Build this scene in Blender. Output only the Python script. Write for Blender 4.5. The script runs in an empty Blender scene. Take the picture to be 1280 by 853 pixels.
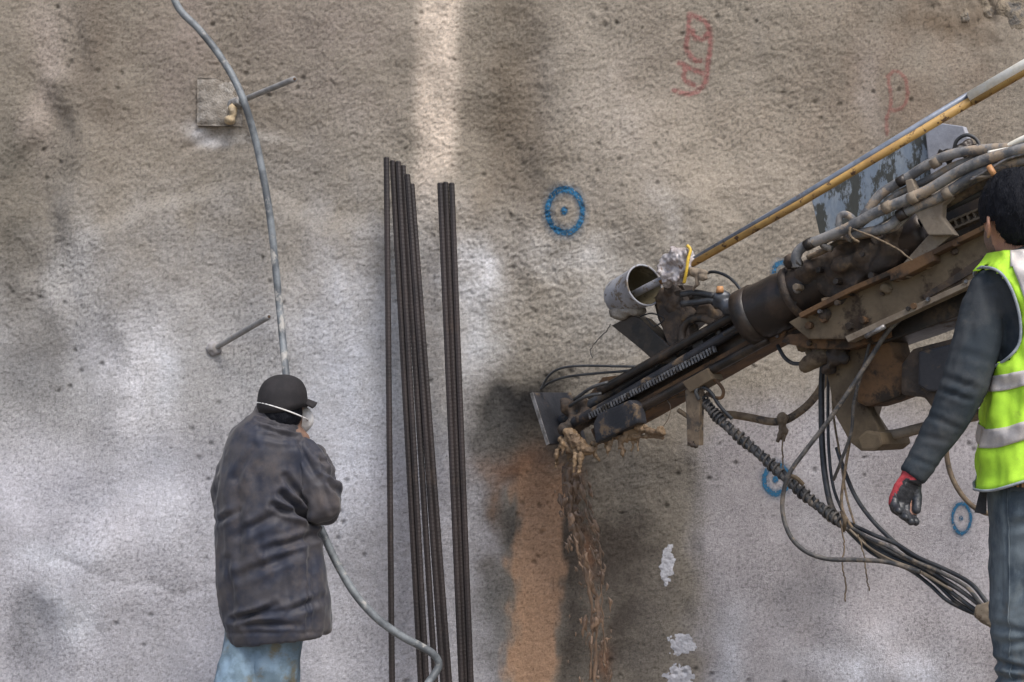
import bpy, bmesh, math, random
import numpy as np
from mathutils import Vector, Matrix
random.seed(7); rng = np.random.default_rng(7)
scene = bpy.context.scene
COL = scene.collection

# ---------------------------------------------------------------- camera
F = 1778.0                                    # focal length in photo pixels (1280 wide)
PITCH = math.atan(73.5 / F)
CAM = Vector((0, 0, 1.6))
cd = bpy.data.cameras.new("camera"); cam = bpy.data.objects.new("camera", cd); COL.objects.link(cam)
cam.location = CAM; cam.rotation_euler = (math.pi / 2 + PITCH, 0, 0)
cd.sensor_width = 36.0; cd.lens = 36.0 * F / 1280.0
cd.clip_start = 0.05; cd.clip_end = 2000
scene.camera = cam
# ---------------------------------------------------------------- world and sun
SUN_EL, SUN_AZ = math.radians(54), math.radians(152)   # azimuth clockwise from +Y: behind the camera, to the right
world = bpy.data.worlds.new("World"); scene.world = world; world.use_nodes = True
wn = world.node_tree; wn.nodes.clear()
wo = wn.nodes.new("ShaderNodeOutputWorld"); bg = wn.nodes.new("ShaderNodeBackground"); sky = wn.nodes.new("ShaderNodeTexSky")
sky.sky_type = 'NISHITA'; sky.sun_disc = False; sky.sun_elevation = SUN_EL; sky.sun_rotation = SUN_AZ
sky.air_density = 1.0; sky.dust_density = 3.0; sky.ozone_density = 1.0
bg.inputs[1].default_value = 0.10
wn.links.new(sky.outputs[0], bg.inputs[0]); wn.links.new(bg.outputs[0], wo.inputs[0])
sd = bpy.data.lights.new("sun", 'SUN'); sun = bpy.data.objects.new("sun", sd); COL.objects.link(sun)
sd.energy = 1.5; sd.angle = math.radians(24); sd.color = (1.0, 0.965, 0.92)
sdir = Vector((math.sin(SUN_AZ) * math.cos(SUN_EL), math.cos(SUN_AZ) * math.cos(SUN_EL), math.sin(SUN_EL)))
sun.rotation_euler = sdir.to_track_quat('Z', 'Y').to_euler()
sun.location = (0, -3, 12)
scene.view_settings.view_transform = 'Standard'; scene.view_settings.look = 'None'
scene.view_settings.exposure = 0.97; scene.view_settings.gamma = 1.0
scene.render.engine = 'CYCLES'
scene.cycles.max_bounces = 6

# ---------------------------------------------------------------- projection helpers (authoring only: a photo pixel and a real distance give a point)
_c, _s = math.cos(PITCH), math.sin(PITCH)
def ray(px, py):
    cx = (px - 640) / F; cy = (426.5 - py) / F
    return Vector((cx, _c - cy * _s, _s + cy * _c))
def P(px, py, d):
    r = ray(px, py); return CAM + r * (d / r.y)
def to_px(x, y, z):
    dy = y; dz = z - 1.6
    f = dy * _c + dz * _s; u = -dy * _s + dz * _c
    return 640 + F * x / f, 426.5 - F * u / f
def s2l(c):
    return tuple(((v / 255) / 12.92 if v / 255 <= 0.04045 else ((v / 255 + 0.055) / 1.055) ** 2.4) for v in c)

# ---------------------------------------------------------------- numpy noise
def _h(ix, iy, iz, seed):
    n = (ix.astype(np.int64) * 374761393 + iy.astype(np.int64) * 668265263 + iz.astype(np.int64) * 2147483647 + seed * 974634777) & 0xffffffff
    n = ((n ^ (n >> 13)) * 1274126177) & 0xffffffff
    n = ((n ^ (n >> 15)) * 2246822519) & 0xffffffff
    return (n ^ (n >> 16)) & 0xffffffff
def pn2(x, y, seed=0):
    x, y = np.broadcast_arrays(np.asarray(x, float), np.asarray(y, float))
    xi = np.floor(x); yi = np.floor(y); fx = x - xi; fy = y - yi
    u = fx * fx * fx * (fx * (fx * 6 - 15) + 10); v = fy * fy * fy * (fy * (fy * 6 - 15) + 10)
    z = np.zeros_like(xi)
    def g(dx, dy):
        a = _h(xi + dx, yi + dy, z, seed) * (2 * np.pi / 4294967296.0)
        return np.cos(a) * (fx - dx) + np.sin(a) * (fy - dy)
    return 1.5 * ((g(0, 0) * (1 - u) + g(1, 0) * u) * (1 - v) + (g(0, 1) * (1 - u) + g(1, 1) * u) * v)
def fb2(x, y, seed=0, oct=4, gain=0.5):
    t = 0; a = 1.0; s = 0
    for o in range(oct):
        t = t + a * pn2(x * 2 ** o, y * 2 ** o, seed + o * 17); s += a; a *= gain
    return t / s
def vn3(p, seed=0):
    xi = np.floor(p); f = p - xi; f = f * f * (3 - 2 * f); r = 0
    for dx in (0, 1):
        for dy in (0, 1):
            for dz in (0, 1):
                w = (f[:, 0] if dx else 1 - f[:, 0]) * (f[:, 1] if dy else 1 - f[:, 1]) * (f[:, 2] if dz else 1 - f[:, 2])
                r = r + w * (_h(xi[:, 0] + dx, xi[:, 1] + dy, xi[:, 2] + dz, seed) / 2147483648.0 - 1)
    return r
def fb3(p, seed=0, oct=3):
    t = 0; a = 1.0; s = 0
    for o in range(oct):
        t = t + a * vn3(p * 2 ** o, seed + 31 * o); s += a; a *= .5
    return t / s
def cell2(x, y, seed=0):
    xi = np.floor(x); yi = np.floor(y); best = np.full(np.shape(x), 9.0); z = np.zeros_like(xi)
    for dx in (-1, 0, 1):
        for dy in (-1, 0, 1):
            h = _h(xi + dx, yi + dy, z, seed)
            jx = (h & 0xffff) / 65536.0; jy = ((h >> 16) & 0xffff) / 65536.0
            d = (xi + dx + jx - x) ** 2 + (yi + dy + jy - y) ** 2
            best = np.minimum(best, d)
    return np.sqrt(best)
def sm(a, b, x):
    t = np.clip((x - a) / (b - a), 0, 1); return t * t * (3 - 2 * t)
def ga(px, py, x, y, sx, sy, rot=0):
    r = math.radians(rot); dx = px - x; dy = py - y
    a = dx * math.cos(r) + dy * math.sin(r); b = -dx * math.sin(r) + dy * math.cos(r)
    return np.exp(-((a / sx) ** 2 + (b / sy) ** 2))

# ---------------------------------------------------------------- materials
def nodes_of(m):
    m.use_nodes = True; nt = m.node_tree; nt.nodes.clear(); return nt
def N(nt, t, **k):
    n = nt.nodes.new(t)
    for a, b in k.items():
        if a.startswith('i_'):
            n.inputs[int(a[2:]) if a[2:].isdigit() else a[2:]].default_value = b
        else: setattr(n, a, b)
    return n
def ramp(nt, src, a, b):
    r = N(nt, "ShaderNodeMapRange"); r.inputs[1].default_value = a; r.inputs[2].default_value = b; r.interpolation_type = 'SMOOTHSTEP'
    nt.links.new(src, r.inputs[0]); return r.outputs[0]
def mix(nt, fac, a, b, mode='MIX'):
    m = N(nt, "ShaderNodeMix", data_type='RGBA', blend_type=mode)
    for s, v in ((m.inputs[0], fac), (m.inputs[6], a), (m.inputs[7], b)):
        if isinstance(v, (tuple, list)): s.default_value = (*v[:3], 1)
        elif isinstance(v, (int, float)): s.default_value = v
        else: nt.links.new(v, s)
    return m.outputs[2]
def mat(name, c1, c2=None, c3=None, sc=12, sc3=5, a=(0.42, 0.6), a3=(0.52, 0.62), rough=0.7, rough3=0.95, metal=0.0, bump=0.3, bsc=90, bd=0.003, stretch=(1, 1, 1), spec=0.5, sheen=0):
    """two-tone worn surface (c1, c2 by a noise), with patches of mud or rust c3 on top"""
    m = bpy.data.materials.new(name); nt = nodes_of(m); L = nt.links
    out = N(nt, "ShaderNodeOutputMaterial"); b = N(nt, "ShaderNodeBsdfPrincipled"); L.new(b.outputs[0], out.inputs[0])
    tc = N(nt, "ShaderNodeTexCoord"); mp = N(nt, "ShaderNodeMapping"); mp.inputs['Scale'].default_value = stretch
    L.new(tc.outputs['Object'], mp.inputs[0]); v = mp.outputs[0]
    n1 = N(nt, "ShaderNodeTexNoise"); n1.inputs['Scale'].default_value = sc; n1.inputs['Detail'].default_value = 6; n1.inputs['Roughness'].default_value = .62; L.new(v, n1.inputs[0])
    col = mix(nt, ramp(nt, n1.outputs[0], *a), c1, c2 or tuple(x * .7 for x in c1))
    b.inputs['Roughness'].default_value = rough; b.inputs['Metallic'].default_value = metal
    b.inputs['Specular IOR Level'].default_value = spec
    if c3 is not None:
        n3 = N(nt, "ShaderNodeTexNoise"); n3.inputs['Scale'].default_value = sc3; n3.inputs['Detail'].default_value = 9; n3.inputs['Roughness'].default_value = .68
        ad = N(nt, "ShaderNodeVectorMath", operation='ADD'); ad.inputs[1].default_value = (7.3, 2.1, 5.5); L.new(v, ad.inputs[0]); L.new(ad.outputs[0], n3.inputs[0])
        f3 = ramp(nt, n3.outputs[0], *a3)
        col = mix(nt, f3, col, c3)
        rr = N(nt, "ShaderNodeMapRange"); rr.inputs[3].default_value = rough; rr.inputs[4].default_value = rough3; L.new(f3, rr.inputs[0]); L.new(rr.outputs[0], b.inputs['Roughness'])
        mm = N(nt, "ShaderNodeMapRange"); mm.inputs[3].default_value = metal; mm.inputs[4].default_value = 0; L.new(f3, mm.inputs[0]); L.new(mm.outputs[0], b.inputs['Metallic'])
    n2 = N(nt, "ShaderNodeTexNoise"); n2.inputs['Scale'].default_value = bsc; n2.inputs['Detail'].default_value = 4; L.new(v, n2.inputs[0])
    col = mix(nt, 0.35, col, mix(nt, n2.outputs[0], (.45, .45, .45), (1.5, 1.5, 1.5)), 'MULTIPLY') if bump else col
    L.new(col, b.inputs['Base Color'])
    if bump:
        bp = N(nt, "ShaderNodeBump"); bp.inputs['Strength'].default_value = bump; bp.inputs['Distance'].default_value = bd
        L.new(n2.outputs[0], bp.inputs['Height']); L.new(bp.outputs[0], b.inputs['Normal'])
    if sheen: b.inputs['Sheen Weight'].default_value = sheen
    return m

MUD = (.27, .19, .115); DUST = (.30, .27, .235); RUST = (.20, .085, .03)
M = {}
M['rebar'] = mat('dark_rolled_steel', (.022, .018, .018), (.036, .028, .027), (.06, .042, .033), sc=9, sc3=14, a3=(.58, .7), rough=.6, metal=.25, stretch=(1, 1, .25))
M['hose_grey'] = mat('dusty_grey_rubber', (.085, .095, .105), (.18, .20, .215), (.36, .35, .33), sc=9, sc3=12, a3=(.55, .66), rough=.55, bsc=160)
M['hose_top'] = mat('dusty_hydraulic_rubber', (.10, .104, .112), (.25, .24, .23), (.34, .27, .20), sc=12, sc3=16, a3=(.5, .62), rough=.7, bsc=140)
M['hose_black'] = mat('black_rubber', (.022, .024, .028), (.05, .052, .055), (.15, .125, .10), sc=14, sc3=11, a3=(.56, .7), rough=.45, bsc=160)
M['hose_brown'] = mat('muddy_rubber', (.13, .095, .065), (.20, .15, .10), (.07, .06, .05), sc=22, sc3=15, a3=(.5, .6), rough=.8)
M['cable'] = mat('weathered_cable', (.05, .05, .052), (.12, .11, .10), (.22, .18, .14), sc=25, sc3=20, a3=(.52, .65), rough=.6)
M['rope'] = mat('muddy_rope', (.24, .18, .12), (.13, .10, .07), sc=60, rough=.95, bsc=300)
M['oily'] = mat('oily_black_steel', (.018, .016, .015), (.045, .034, .027), (.10, .07, .045), sc=9, sc3=6, a3=(.56, .68), rough=.42, rough3=.85, metal=.2, bsc=60, bump=.5)
M['oily_worn'] = mat('oily_drill_housing', (.025, .021, .02), (.05, .036, .028), (.30, .28, .26), sc=7, sc3=10, a3=(.66, .72), rough=.38, rough3=.35, metal=.4, bsc=45, bump=.5)
M['grime'] = mat('dark_greasy_mud', (.035, .027, .022), (.075, .052, .036), (.14, .095, .055), sc=14, sc3=9, a3=(.55, .68), rough=.75, bsc=45, bump=.8, bd=.006)
M['tan'] = mat('mud_caked_beam', (.16, .12, .075), (.11, .08, .05), (.045, .03, .02), sc=6, sc3=5, a3=(.55, .63), rough=.85, bsc=70, bump=.5)
M['rust'] = mat('orange_rusty_steel', (.15, .082, .038), (.085, .05, .028), (.032, .024, .018), sc=9, sc3=8, a3=(.5, .62), rough=.85, bsc=80, bump=.6)
M['beige'] = mat('beige_mud_plate', (.25, .205, .155), (.19, .15, .11), (.12, .085, .06), sc=10, sc3=26, a3=(.58, .68), rough=.9, bsc=90)
M['steel_blue'] = mat('dull_blue_grey_steel', (.045, .05, .06), (.09, .095, .105), (.22, .165, .11), sc=8, sc3=6, a3=(.55, .68), rough=.45, metal=.4, bsc=50)
M['plate_dark'] = mat('dark_steel_plate', (.022, .024, .030), (.038, .038, .044), (.12, .085, .055), sc=8, sc3=9, a3=(.56, .64), rough=.5, metal=.3)
M['bright'] = mat('worn_bright_edge', (.28, .27, .27), (.14, .13, .12), sc=30, rough=.4, metal=.5)
M['mudwet'] = mat('yellow_mud', (.23, .155, .088), (.14, .092, .052), (.12, .08, .05), sc=14, sc3=12, a3=(.55, .66), rough=.6, bsc=60, bump=.8, bd=.006)
M['chain'] = mat('greasy_chain_steel', (.10, .10, .11), (.22, .22, .23), (.03, .025, .02), sc=40, sc3=25, a3=(.5, .6), rough=.35, metal=.6)
M['yellow'] = mat('chipped_yellow_paint', (.46, .28, .085), (.33, .19, .06), (.10, .055, .03), sc=10, sc3=26, a3=(.55, .62), rough=.55, bsc=80)
M['yellow_old'] = mat('rusty_yellow_paint', (.33, .19, .055), (.19, .10, .035), (.07, .042, .028), sc=10, sc3=18, a3=(.46, .6), rough=.65, bsc=80)
M['pole_skylit'] = mat('painted_skylit_top', (.22, .25, .31), (.15, .175, .22), (.12, .11, .11), sc=14, sc3=20, a3=(.58, .66), rough=.4, metal=.2, bsc=80)  # blue-grey tone stands in for sky light on top of the pole
M['sunlit_pale'] = mat('pale_painted_sunlight', (.92, .89, .80), (.86, .80, .66), (.45, .30, .14), sc=14, sc3=16, a3=(.62, .7), rough=.4)  # pale tone puts sunlight into the colour of pole end and rods
M['pail'] = mat('mud_splashed_pail', (.33, .34, .37), (.25, .25, .27), (.17, .14, .11), sc=10, sc3=24, a3=(.53, .6), rough=.5, bsc=70)
M['pail_in'] = mat('pail_inside', (.10, .085, .05), (.15, .125, .075), (.05, .042, .03), sc=14, sc3=16, rough=.7)
M['guard'] = mat('splashed_blue_grey_sheet', (.22, .27, .33), (.30, .34, .38), (.075, .078, .07), sc=8, sc3=12, a3=(.46, .54), rough=.6, bsc=60, stretch=(1.6, 1.6, .8))
M['guard_pale'] = mat('pale_sheet', (.34, .35, .39), (.27, .28, .31), (.22, .20, .18), sc=9, sc3=26, a3=(.62, .68), rough=.6)
M['plastic'] = mat('crumpled_plastic', (.46, .43, .43), (.30, .26, .25), (.19, .12, .085), sc=22, sc3=18, a3=(.52, .62), rough=.3, bsc=50, bump=.7, bd=.006)
M['tape'] = mat('yellow_tape', (.75, .50, .06), (.60, .40, .05), sc=40, rough=.5)
M['coat'] = mat('dirty_dark_coat', (.044, .042, .049), (.016, .020, .036), (.088, .075, .072), sc=7, sc3=5, a=(.40, .60), a3=(.46, .72), rough=.62, bsc=220, bump=.25, bd=.002, spec=.35, sheen=.15)
M['cap'] = mat('black_cap', (.010, .009, .011), (.016, .014, .016), (.04, .035, .033), sc=20, sc3=14, a3=(.62, .74), rough=.85, bsc=400)
M['hair'] = mat('black_hair', (.004, .005, .009), (.009, .010, .014), sc=90, spec=.2, rough=.75, bsc=260, bump=1.0, bd=.004, stretch=(1, 1, .35))
M['skin'] = mat('tanned_skin', (.42, .225, .15), (.36, .18, .12), sc=25, rough=.5, bsc=300, bump=.15, bd=.001)
M['skin_dark'] = mat('shaded_weathered_skin', (.20, .12, .085), (.15, .09, .065), sc=25, rough=.6, bsc=300, bump=.2, bd=.001)
M['stubble'] = mat('stubbled_skin', (.20, .13, .10), (.15, .10, .08), sc=160, rough=.6)
M['mask'] = mat('white_dust_mask', (.75, .74, .73), (.62, .60, .58), sc=25, rough=.9)
M['trousers'] = mat('washed_blue_trousers', (.20, .29, .38), (.13, .19, .24), (.16, .15, .105), sc=10, sc3=6, a3=(.49, .63), rough=.9, bsc=400)
M['jeans'] = mat('worn_blue_jeans', (.050, .070, .092), (.125, .155, .175), (.14, .12, .095), sc=11, sc3=8, a3=(.57, .72), rough=.9, bsc=520, bump=.35, bd=.0015, stretch=(1, 1, .55))
M['sweat'] = mat('dusty_charcoal_sweatshirt', (.032, .041, .050), (.050, .056, .062), (.085, .083, .078), sc=9, sc3=8, a3=(.54, .74), rough=.9, bsc=420, spec=.2)
M['vest'] = mat('fluorescent_yellow_mesh', (.52, .88, .05), (.42, .74, .04), (.36, .58, .05), sc=8, sc3=10, a3=(.62, .74), rough=.7, bsc=500, bump=.3, bd=.001)
M['silver'] = mat('silver_reflective_tape', (.62, .57, .53), (.52, .48, .46), (.40, .37, .35), sc=10, sc3=14, a3=(.6, .72), rough=.42, metal=.15, bsc=200, bump=.1)
M['piping'] = mat('grey_piping', (.30, .33, .36), (.22, .25, .28), sc=40, rough=.6)
M['glove_black'] = mat('black_latex', (.018, .02, .025), (.04, .042, .048), (.16, .15, .15), sc=40, sc3=45, a3=(.62, .68), rough=.4, bsc=160, bump=.5)
M['glove_red'] = mat('red_knit', (.42, .05, .06), (.30, .03, .04), sc=60, rough=.9, bsc=500)
M['boot'] = mat('muddy_boot', (.04, .035, .03), (.07, .06, .05), MUD, sc=20, sc3=14, rough=.8)
M['soil'] = mat('gravelly_soil', (.25, .21, .17), (.17, .14, .11), (.32, .29, .25), sc=3, sc3=18, rough=.95, bsc=40, bump=1, bd=.02)
M['patch'] = mat('white_plaster', (.50, .50, .53), (.38, .38, .41), sc=25, rough=.9, bsc=90, bump=.8, bd=.004)
M['nail'] = mat('grey_steel_bar', (.20, .20, .20), (.27, .265, .26), (.20, .15, .11), sc=20, sc3=12, a3=(.58, .7), rough=.7, bsc=120)
M['putty'] = mat('grout_lump', (.42, .33, .21), (.33, .27, .19), sc=30, rough=.9, bump=.6)
M['black'] = mat('black_strap', (.012, .012, .014), (.02, .02, .022), sc=30, rough=.8)
M['copper'] = mat('orange_clamp', (.48, .24, .10), (.36, .18, .08), sc=30, rough=.5)
M['rockd'] = mat('dark_rock', (.21, .175, .13), (.26, .21, .15), (.12, .11, .10), sc=8, sc3=12, rough=.9, bump=1, bd=.01)

def ribbed_knit():
    m = bpy.data.materials.new('striped_brown_knit'); nt = nodes_of(m); L = nt.links
    out = N(nt, "ShaderNodeOutputMaterial"); b = N(nt, "ShaderNodeBsdfPrincipled"); L.new(b.outputs[0], out.inputs[0])
    at = N(nt, "ShaderNodeAttribute", attribute_name='ang'); w = N(nt, "ShaderNodeMath", operation='SINE'); mu = N(nt, "ShaderNodeMath", operation='MULTIPLY'); mu.inputs[1].default_value = 62
    L.new(at.outputs['Fac'], mu.inputs[0]); L.new(mu.outputs[0], w.inputs[0])
    L.new(mix(nt, ramp(nt, w.outputs[0], -.4, .5), (.05, .035, .025), (.34, .20, .10)), b.inputs['Base Color']); b.inputs['Roughness'].default_value = .95
    return m
M['knit'] = ribbed_knit()

# ---------------------------------------------------------------- object helpers
def world_loc(o):
    v = Vector((0, 0, 0))
    while o is not None: v += o.location; o = o.parent
    return v
def obj(name, verts, faces, m, parent=None, smooth=True, loc=None, mats=None, midx=None):
    """one mesh object from world-space vertices"""
    verts = np.asarray([tuple(v) for v in verts] if not isinstance(verts, np.ndarray) else verts, float)
    if parent is not None: base = np.array(world_loc(parent))
    elif loc is not None: base = np.array(loc)
    else: base = verts.mean(0); base[2] = verts[:, 2].min()
    me = bpy.data.meshes.new(name); me.from_pydata([tuple(v) for v in (verts - base)], [], [tuple(f) for f in faces])
    for mm in (mats or [m]): me.materials.append(mm)
    if midx is not None: me.polygons.foreach_set('material_index', np.asarray(midx, 'i'))
    if smooth: me.polygons.foreach_set('use_smooth', [True] * len(me.polygons))
    me.update()
    o = bpy.data.objects.new(name, me); COL.objects.link(o)
    if parent is not None: o.parent = parent
    else: o.location = base
    return o
def thing(name, label, cat, loc, group=None):
    o = bpy.data.objects.new(name, None); o.empty_display_size = .1; COL.objects.link(o); o.location = loc
    o['label'] = label; o['category'] = cat
    if group: o['group'] = group
    return o
def tag(o, label=None, cat=None, group=None, kind=None):
    for k, v in (('label', label), ('category', cat), ('group', group), ('kind', kind)):
        if v: o[k] = v
    return o
def catmull(pts, n=8):
    pts = [Vector(p) for p in pts]
    if len(pts) < 3: return [pts[0].lerp(pts[-1], i / n) for i in range(n + 1)]
    q = [pts[0] * 2 - pts[1]] + pts + [pts[-1] * 2 - pts[-2]]; out = []
    for i in range(1, len(q) - 2):
        a, b, c, d = q[i - 1:i + 3]
        for k in range(n):
            t = k / n
            out.append(.5 * ((2 * b) + (c - a) * t + (2 * a - 5 * b + 4 * c - d) * t * t + (3 * b - a - 3 * c + d) * t ** 3))
    out.append(pts[-1]); return out
class MB:
    def __init__(s): s.v = []; s.f = []
    def add(s, v, f):
        k = len(s.v); s.v += [Vector(x) for x in v]; s.f += [tuple(i + k for i in q) for q in f]
    def tube(s, pts, r, seg=10, flat=None, caps=True):
        """pts in world space, r a number or a list, or pairs (a,b) with flat the direction of a"""
        n = len(pts); pts = [Vector(p) for p in pts]
        if not isinstance(r, (list, tuple)): r = [r] * n
        T = [(pts[min(i + 1, n - 1)] - pts[max(i - 1, 0)]).normalized() for i in range(n)]
        ref = Vector(flat) if flat is not None else (Vector((0, 0, 1)) if abs(T[0].z) < .9 else Vector((1, 0, 0)))
        A = (ref - T[0] * ref.dot(T[0])).normalized(); vv = []
        for i in range(n):
            if flat is not None: A = (Vector(flat) - T[i] * Vector(flat).dot(T[i])).normalized()
            else: A = (A - T[i] * A.dot(T[i])).normalized()
            B = T[i].cross(A); ra, rb = r[i] if isinstance(r[i], (tuple, list)) else (r[i], r[i])
            for k in range(seg):
                t = 2 * math.pi * k / seg; vv.append(pts[i] + A * ra * math.cos(t) + B * rb * math.sin(t))
        ff = [(i * seg + k, i * seg + (k + 1) % seg, (i + 1) * seg + (k + 1) % seg, (i + 1) * seg + k) for i in range(n - 1) for k in range(seg)]
        if caps: ff += [tuple(range(seg))[::-1], tuple((n - 1) * seg + k for k in range(seg))]
        s.add(vv, ff); return s
    def limb(s, pts, r, flat=(0, 1, 0), seg=14):
        """tapered limb with rounded ends"""
        pts = [Vector(p) for p in pts]; r = [x if isinstance(x, tuple) else (x, x) for x in r]
        d0 = (pts[0] - pts[1]).normalized(); d1 = (pts[-1] - pts[-2]).normalized()
        a = [(pts[0] + d0 * max(r[0]) * k, tuple(x * math.sqrt(max(0.0004, 1 - k * k)) for x in r[0])) for k in (1, .85, .5)]
        b = [(pts[-1] + d1 * max(r[-1]) * k, tuple(x * math.sqrt(max(0.0004, 1 - k * k)) for x in r[-1])) for k in (.5, .85, 1)]
        seq = a + list(zip(pts, r)) + b
        return s.tube([q[0] for q in seq], [q[1] for q in seq], seg, flat)
    def box(s, c, X, Y, Z):
        c = Vector(c); v = [c + X * a + Y * b + Z * d for a in (-.5, .5) for b in (-.5, .5) for d in (-.5, .5)]
        s.add(v, [(0, 1, 3, 2), (4, 6, 7, 5), (0, 4, 5, 1), (2, 3, 7, 6), (0, 2, 6, 4), (1, 5, 7, 3)]); return s
    def prism(s, front, back):
        n = len(front); s.add(list(front) + list(back), [tuple(range(n)), tuple(range(2 * n - 1, n - 1, -1))] + [(i, n + i, n + (i + 1) % n, (i + 1) % n) for i in range(n)]); return s
    def ell(s, c, r, rot=None, nu=18, nv=12):
        c = Vector(c); R = rot or Matrix.Identity(3); v = [c + R @ Vector((0, 0, r[2]))]
        for j in range(1, nv):
            p = math.pi * j / nv
            for i in range(nu):
                t = 2 * math.pi * i / nu; v.append(c + R @ Vector((r[0] * math.sin(p) * math.cos(t), r[1] * math.sin(p) * math.sin(t), r[2] * math.cos(p))))
        v.append(c + R @ Vector((0, 0, -r[2]))); f = [(0, 1 + i, 1 + (i + 1) % nu) for i in range(nu)]
        for j in range(nv - 2):
            for i in range(nu):
                a = 1 + j * nu; b = a + nu; f.append((a + i, b + i, b + (i + 1) % nu, a + (i + 1) % nu))
        k = len(v) - 1; a = k - nu; f += [(k, a + (i + 1) % nu, a + i) for i in range(nu)]
        s.add(v, f); return s
    def build(s, name, m, parent=None, smooth=True, bevel=0, **k):
        if bevel:
            bm = bmesh.new(); vs = [bm.verts.new(v) for v in s.v]; bm.verts.ensure_lookup_table()
            for f in s.f:
                try: bm.faces.new([vs[i] for i in f])
                except ValueError: pass
            bmesh.ops.recalc_face_normals(bm, faces=bm.faces)
            ed = [e for e in bm.edges if len(e.link_faces) == 2 and e.calc_face_angle(0) > .5]
            bmesh.ops.bevel(bm, geom=ed, offset=bevel, segments=2, affect='EDGES', profile=.6, clamp_overlap=True)
            bm.verts.index_update(); s.v = [v.co.copy() for v in bm.verts]; s.f = [tuple(v.index for v in f.verts) for f in bm.faces]; bm.free()
        return obj(name, s.v, s.f, m, parent, smooth and not bevel, **k)
    def fused(s, voxel, iters=4):
        """voxel-fuse everything into one continuous closed surface; returns numpy verts, faces, normals"""
        me = bpy.data.meshes.new('tmp'); me.from_pydata([tuple(v) for v in s.v], [], s.f); o = bpy.data.objects.new('tmp', me); COL.objects.link(o)
        bm = bmesh.new(); bm.from_mesh(me); bmesh.ops.recalc_face_normals(bm, faces=bm.faces); bm.to_mesh(me); bm.free()
        r = o.modifiers.new('r', 'REMESH'); r.mode = 'VOXEL'; r.voxel_size = voxel
        if iters:
            q = o.modifiers.new('s', 'SMOOTH'); q.factor = .5; q.iterations = iters
        dg = bpy.context.evaluated_depsgraph_get(); e = o.evaluated_get(dg).to_mesh()
        v = np.empty(len(e.vertices) * 3); e.vertices.foreach_get('co', v); v = v.reshape(-1, 3)
        nn = np.empty(len(e.vertices) * 3); e.vertices.foreach_get('normal', nn); nn = nn.reshape(-1, 3)
        f = [tuple(p.vertices) for p in e.polygons]
        bpy.data.objects.remove(o); bpy.data.meshes.remove(me)
        return v, f, nn
def hose(name, pts, r, m, parent=None, n=8, seg=10, wob=0, **k):
    c = catmull(pts, n)
    if wob: c = [p + Vector((random.uniform(-wob, wob), random.uniform(-wob, wob), random.uniform(-wob, wob))) for p in c]
    return MB().tube(c, r, seg).build(name, m, parent, **k)
def wobbly(name, parts, voxel, amp, sc, m, parent=None, iters=2, seed=3, **k):
    v, f, n = parts.fused(voxel, iters)
    v = v + n * (amp * fb3(v * sc, seed, 4))[:, None]
    return obj(name, v, f, m, parent, **k)

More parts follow.
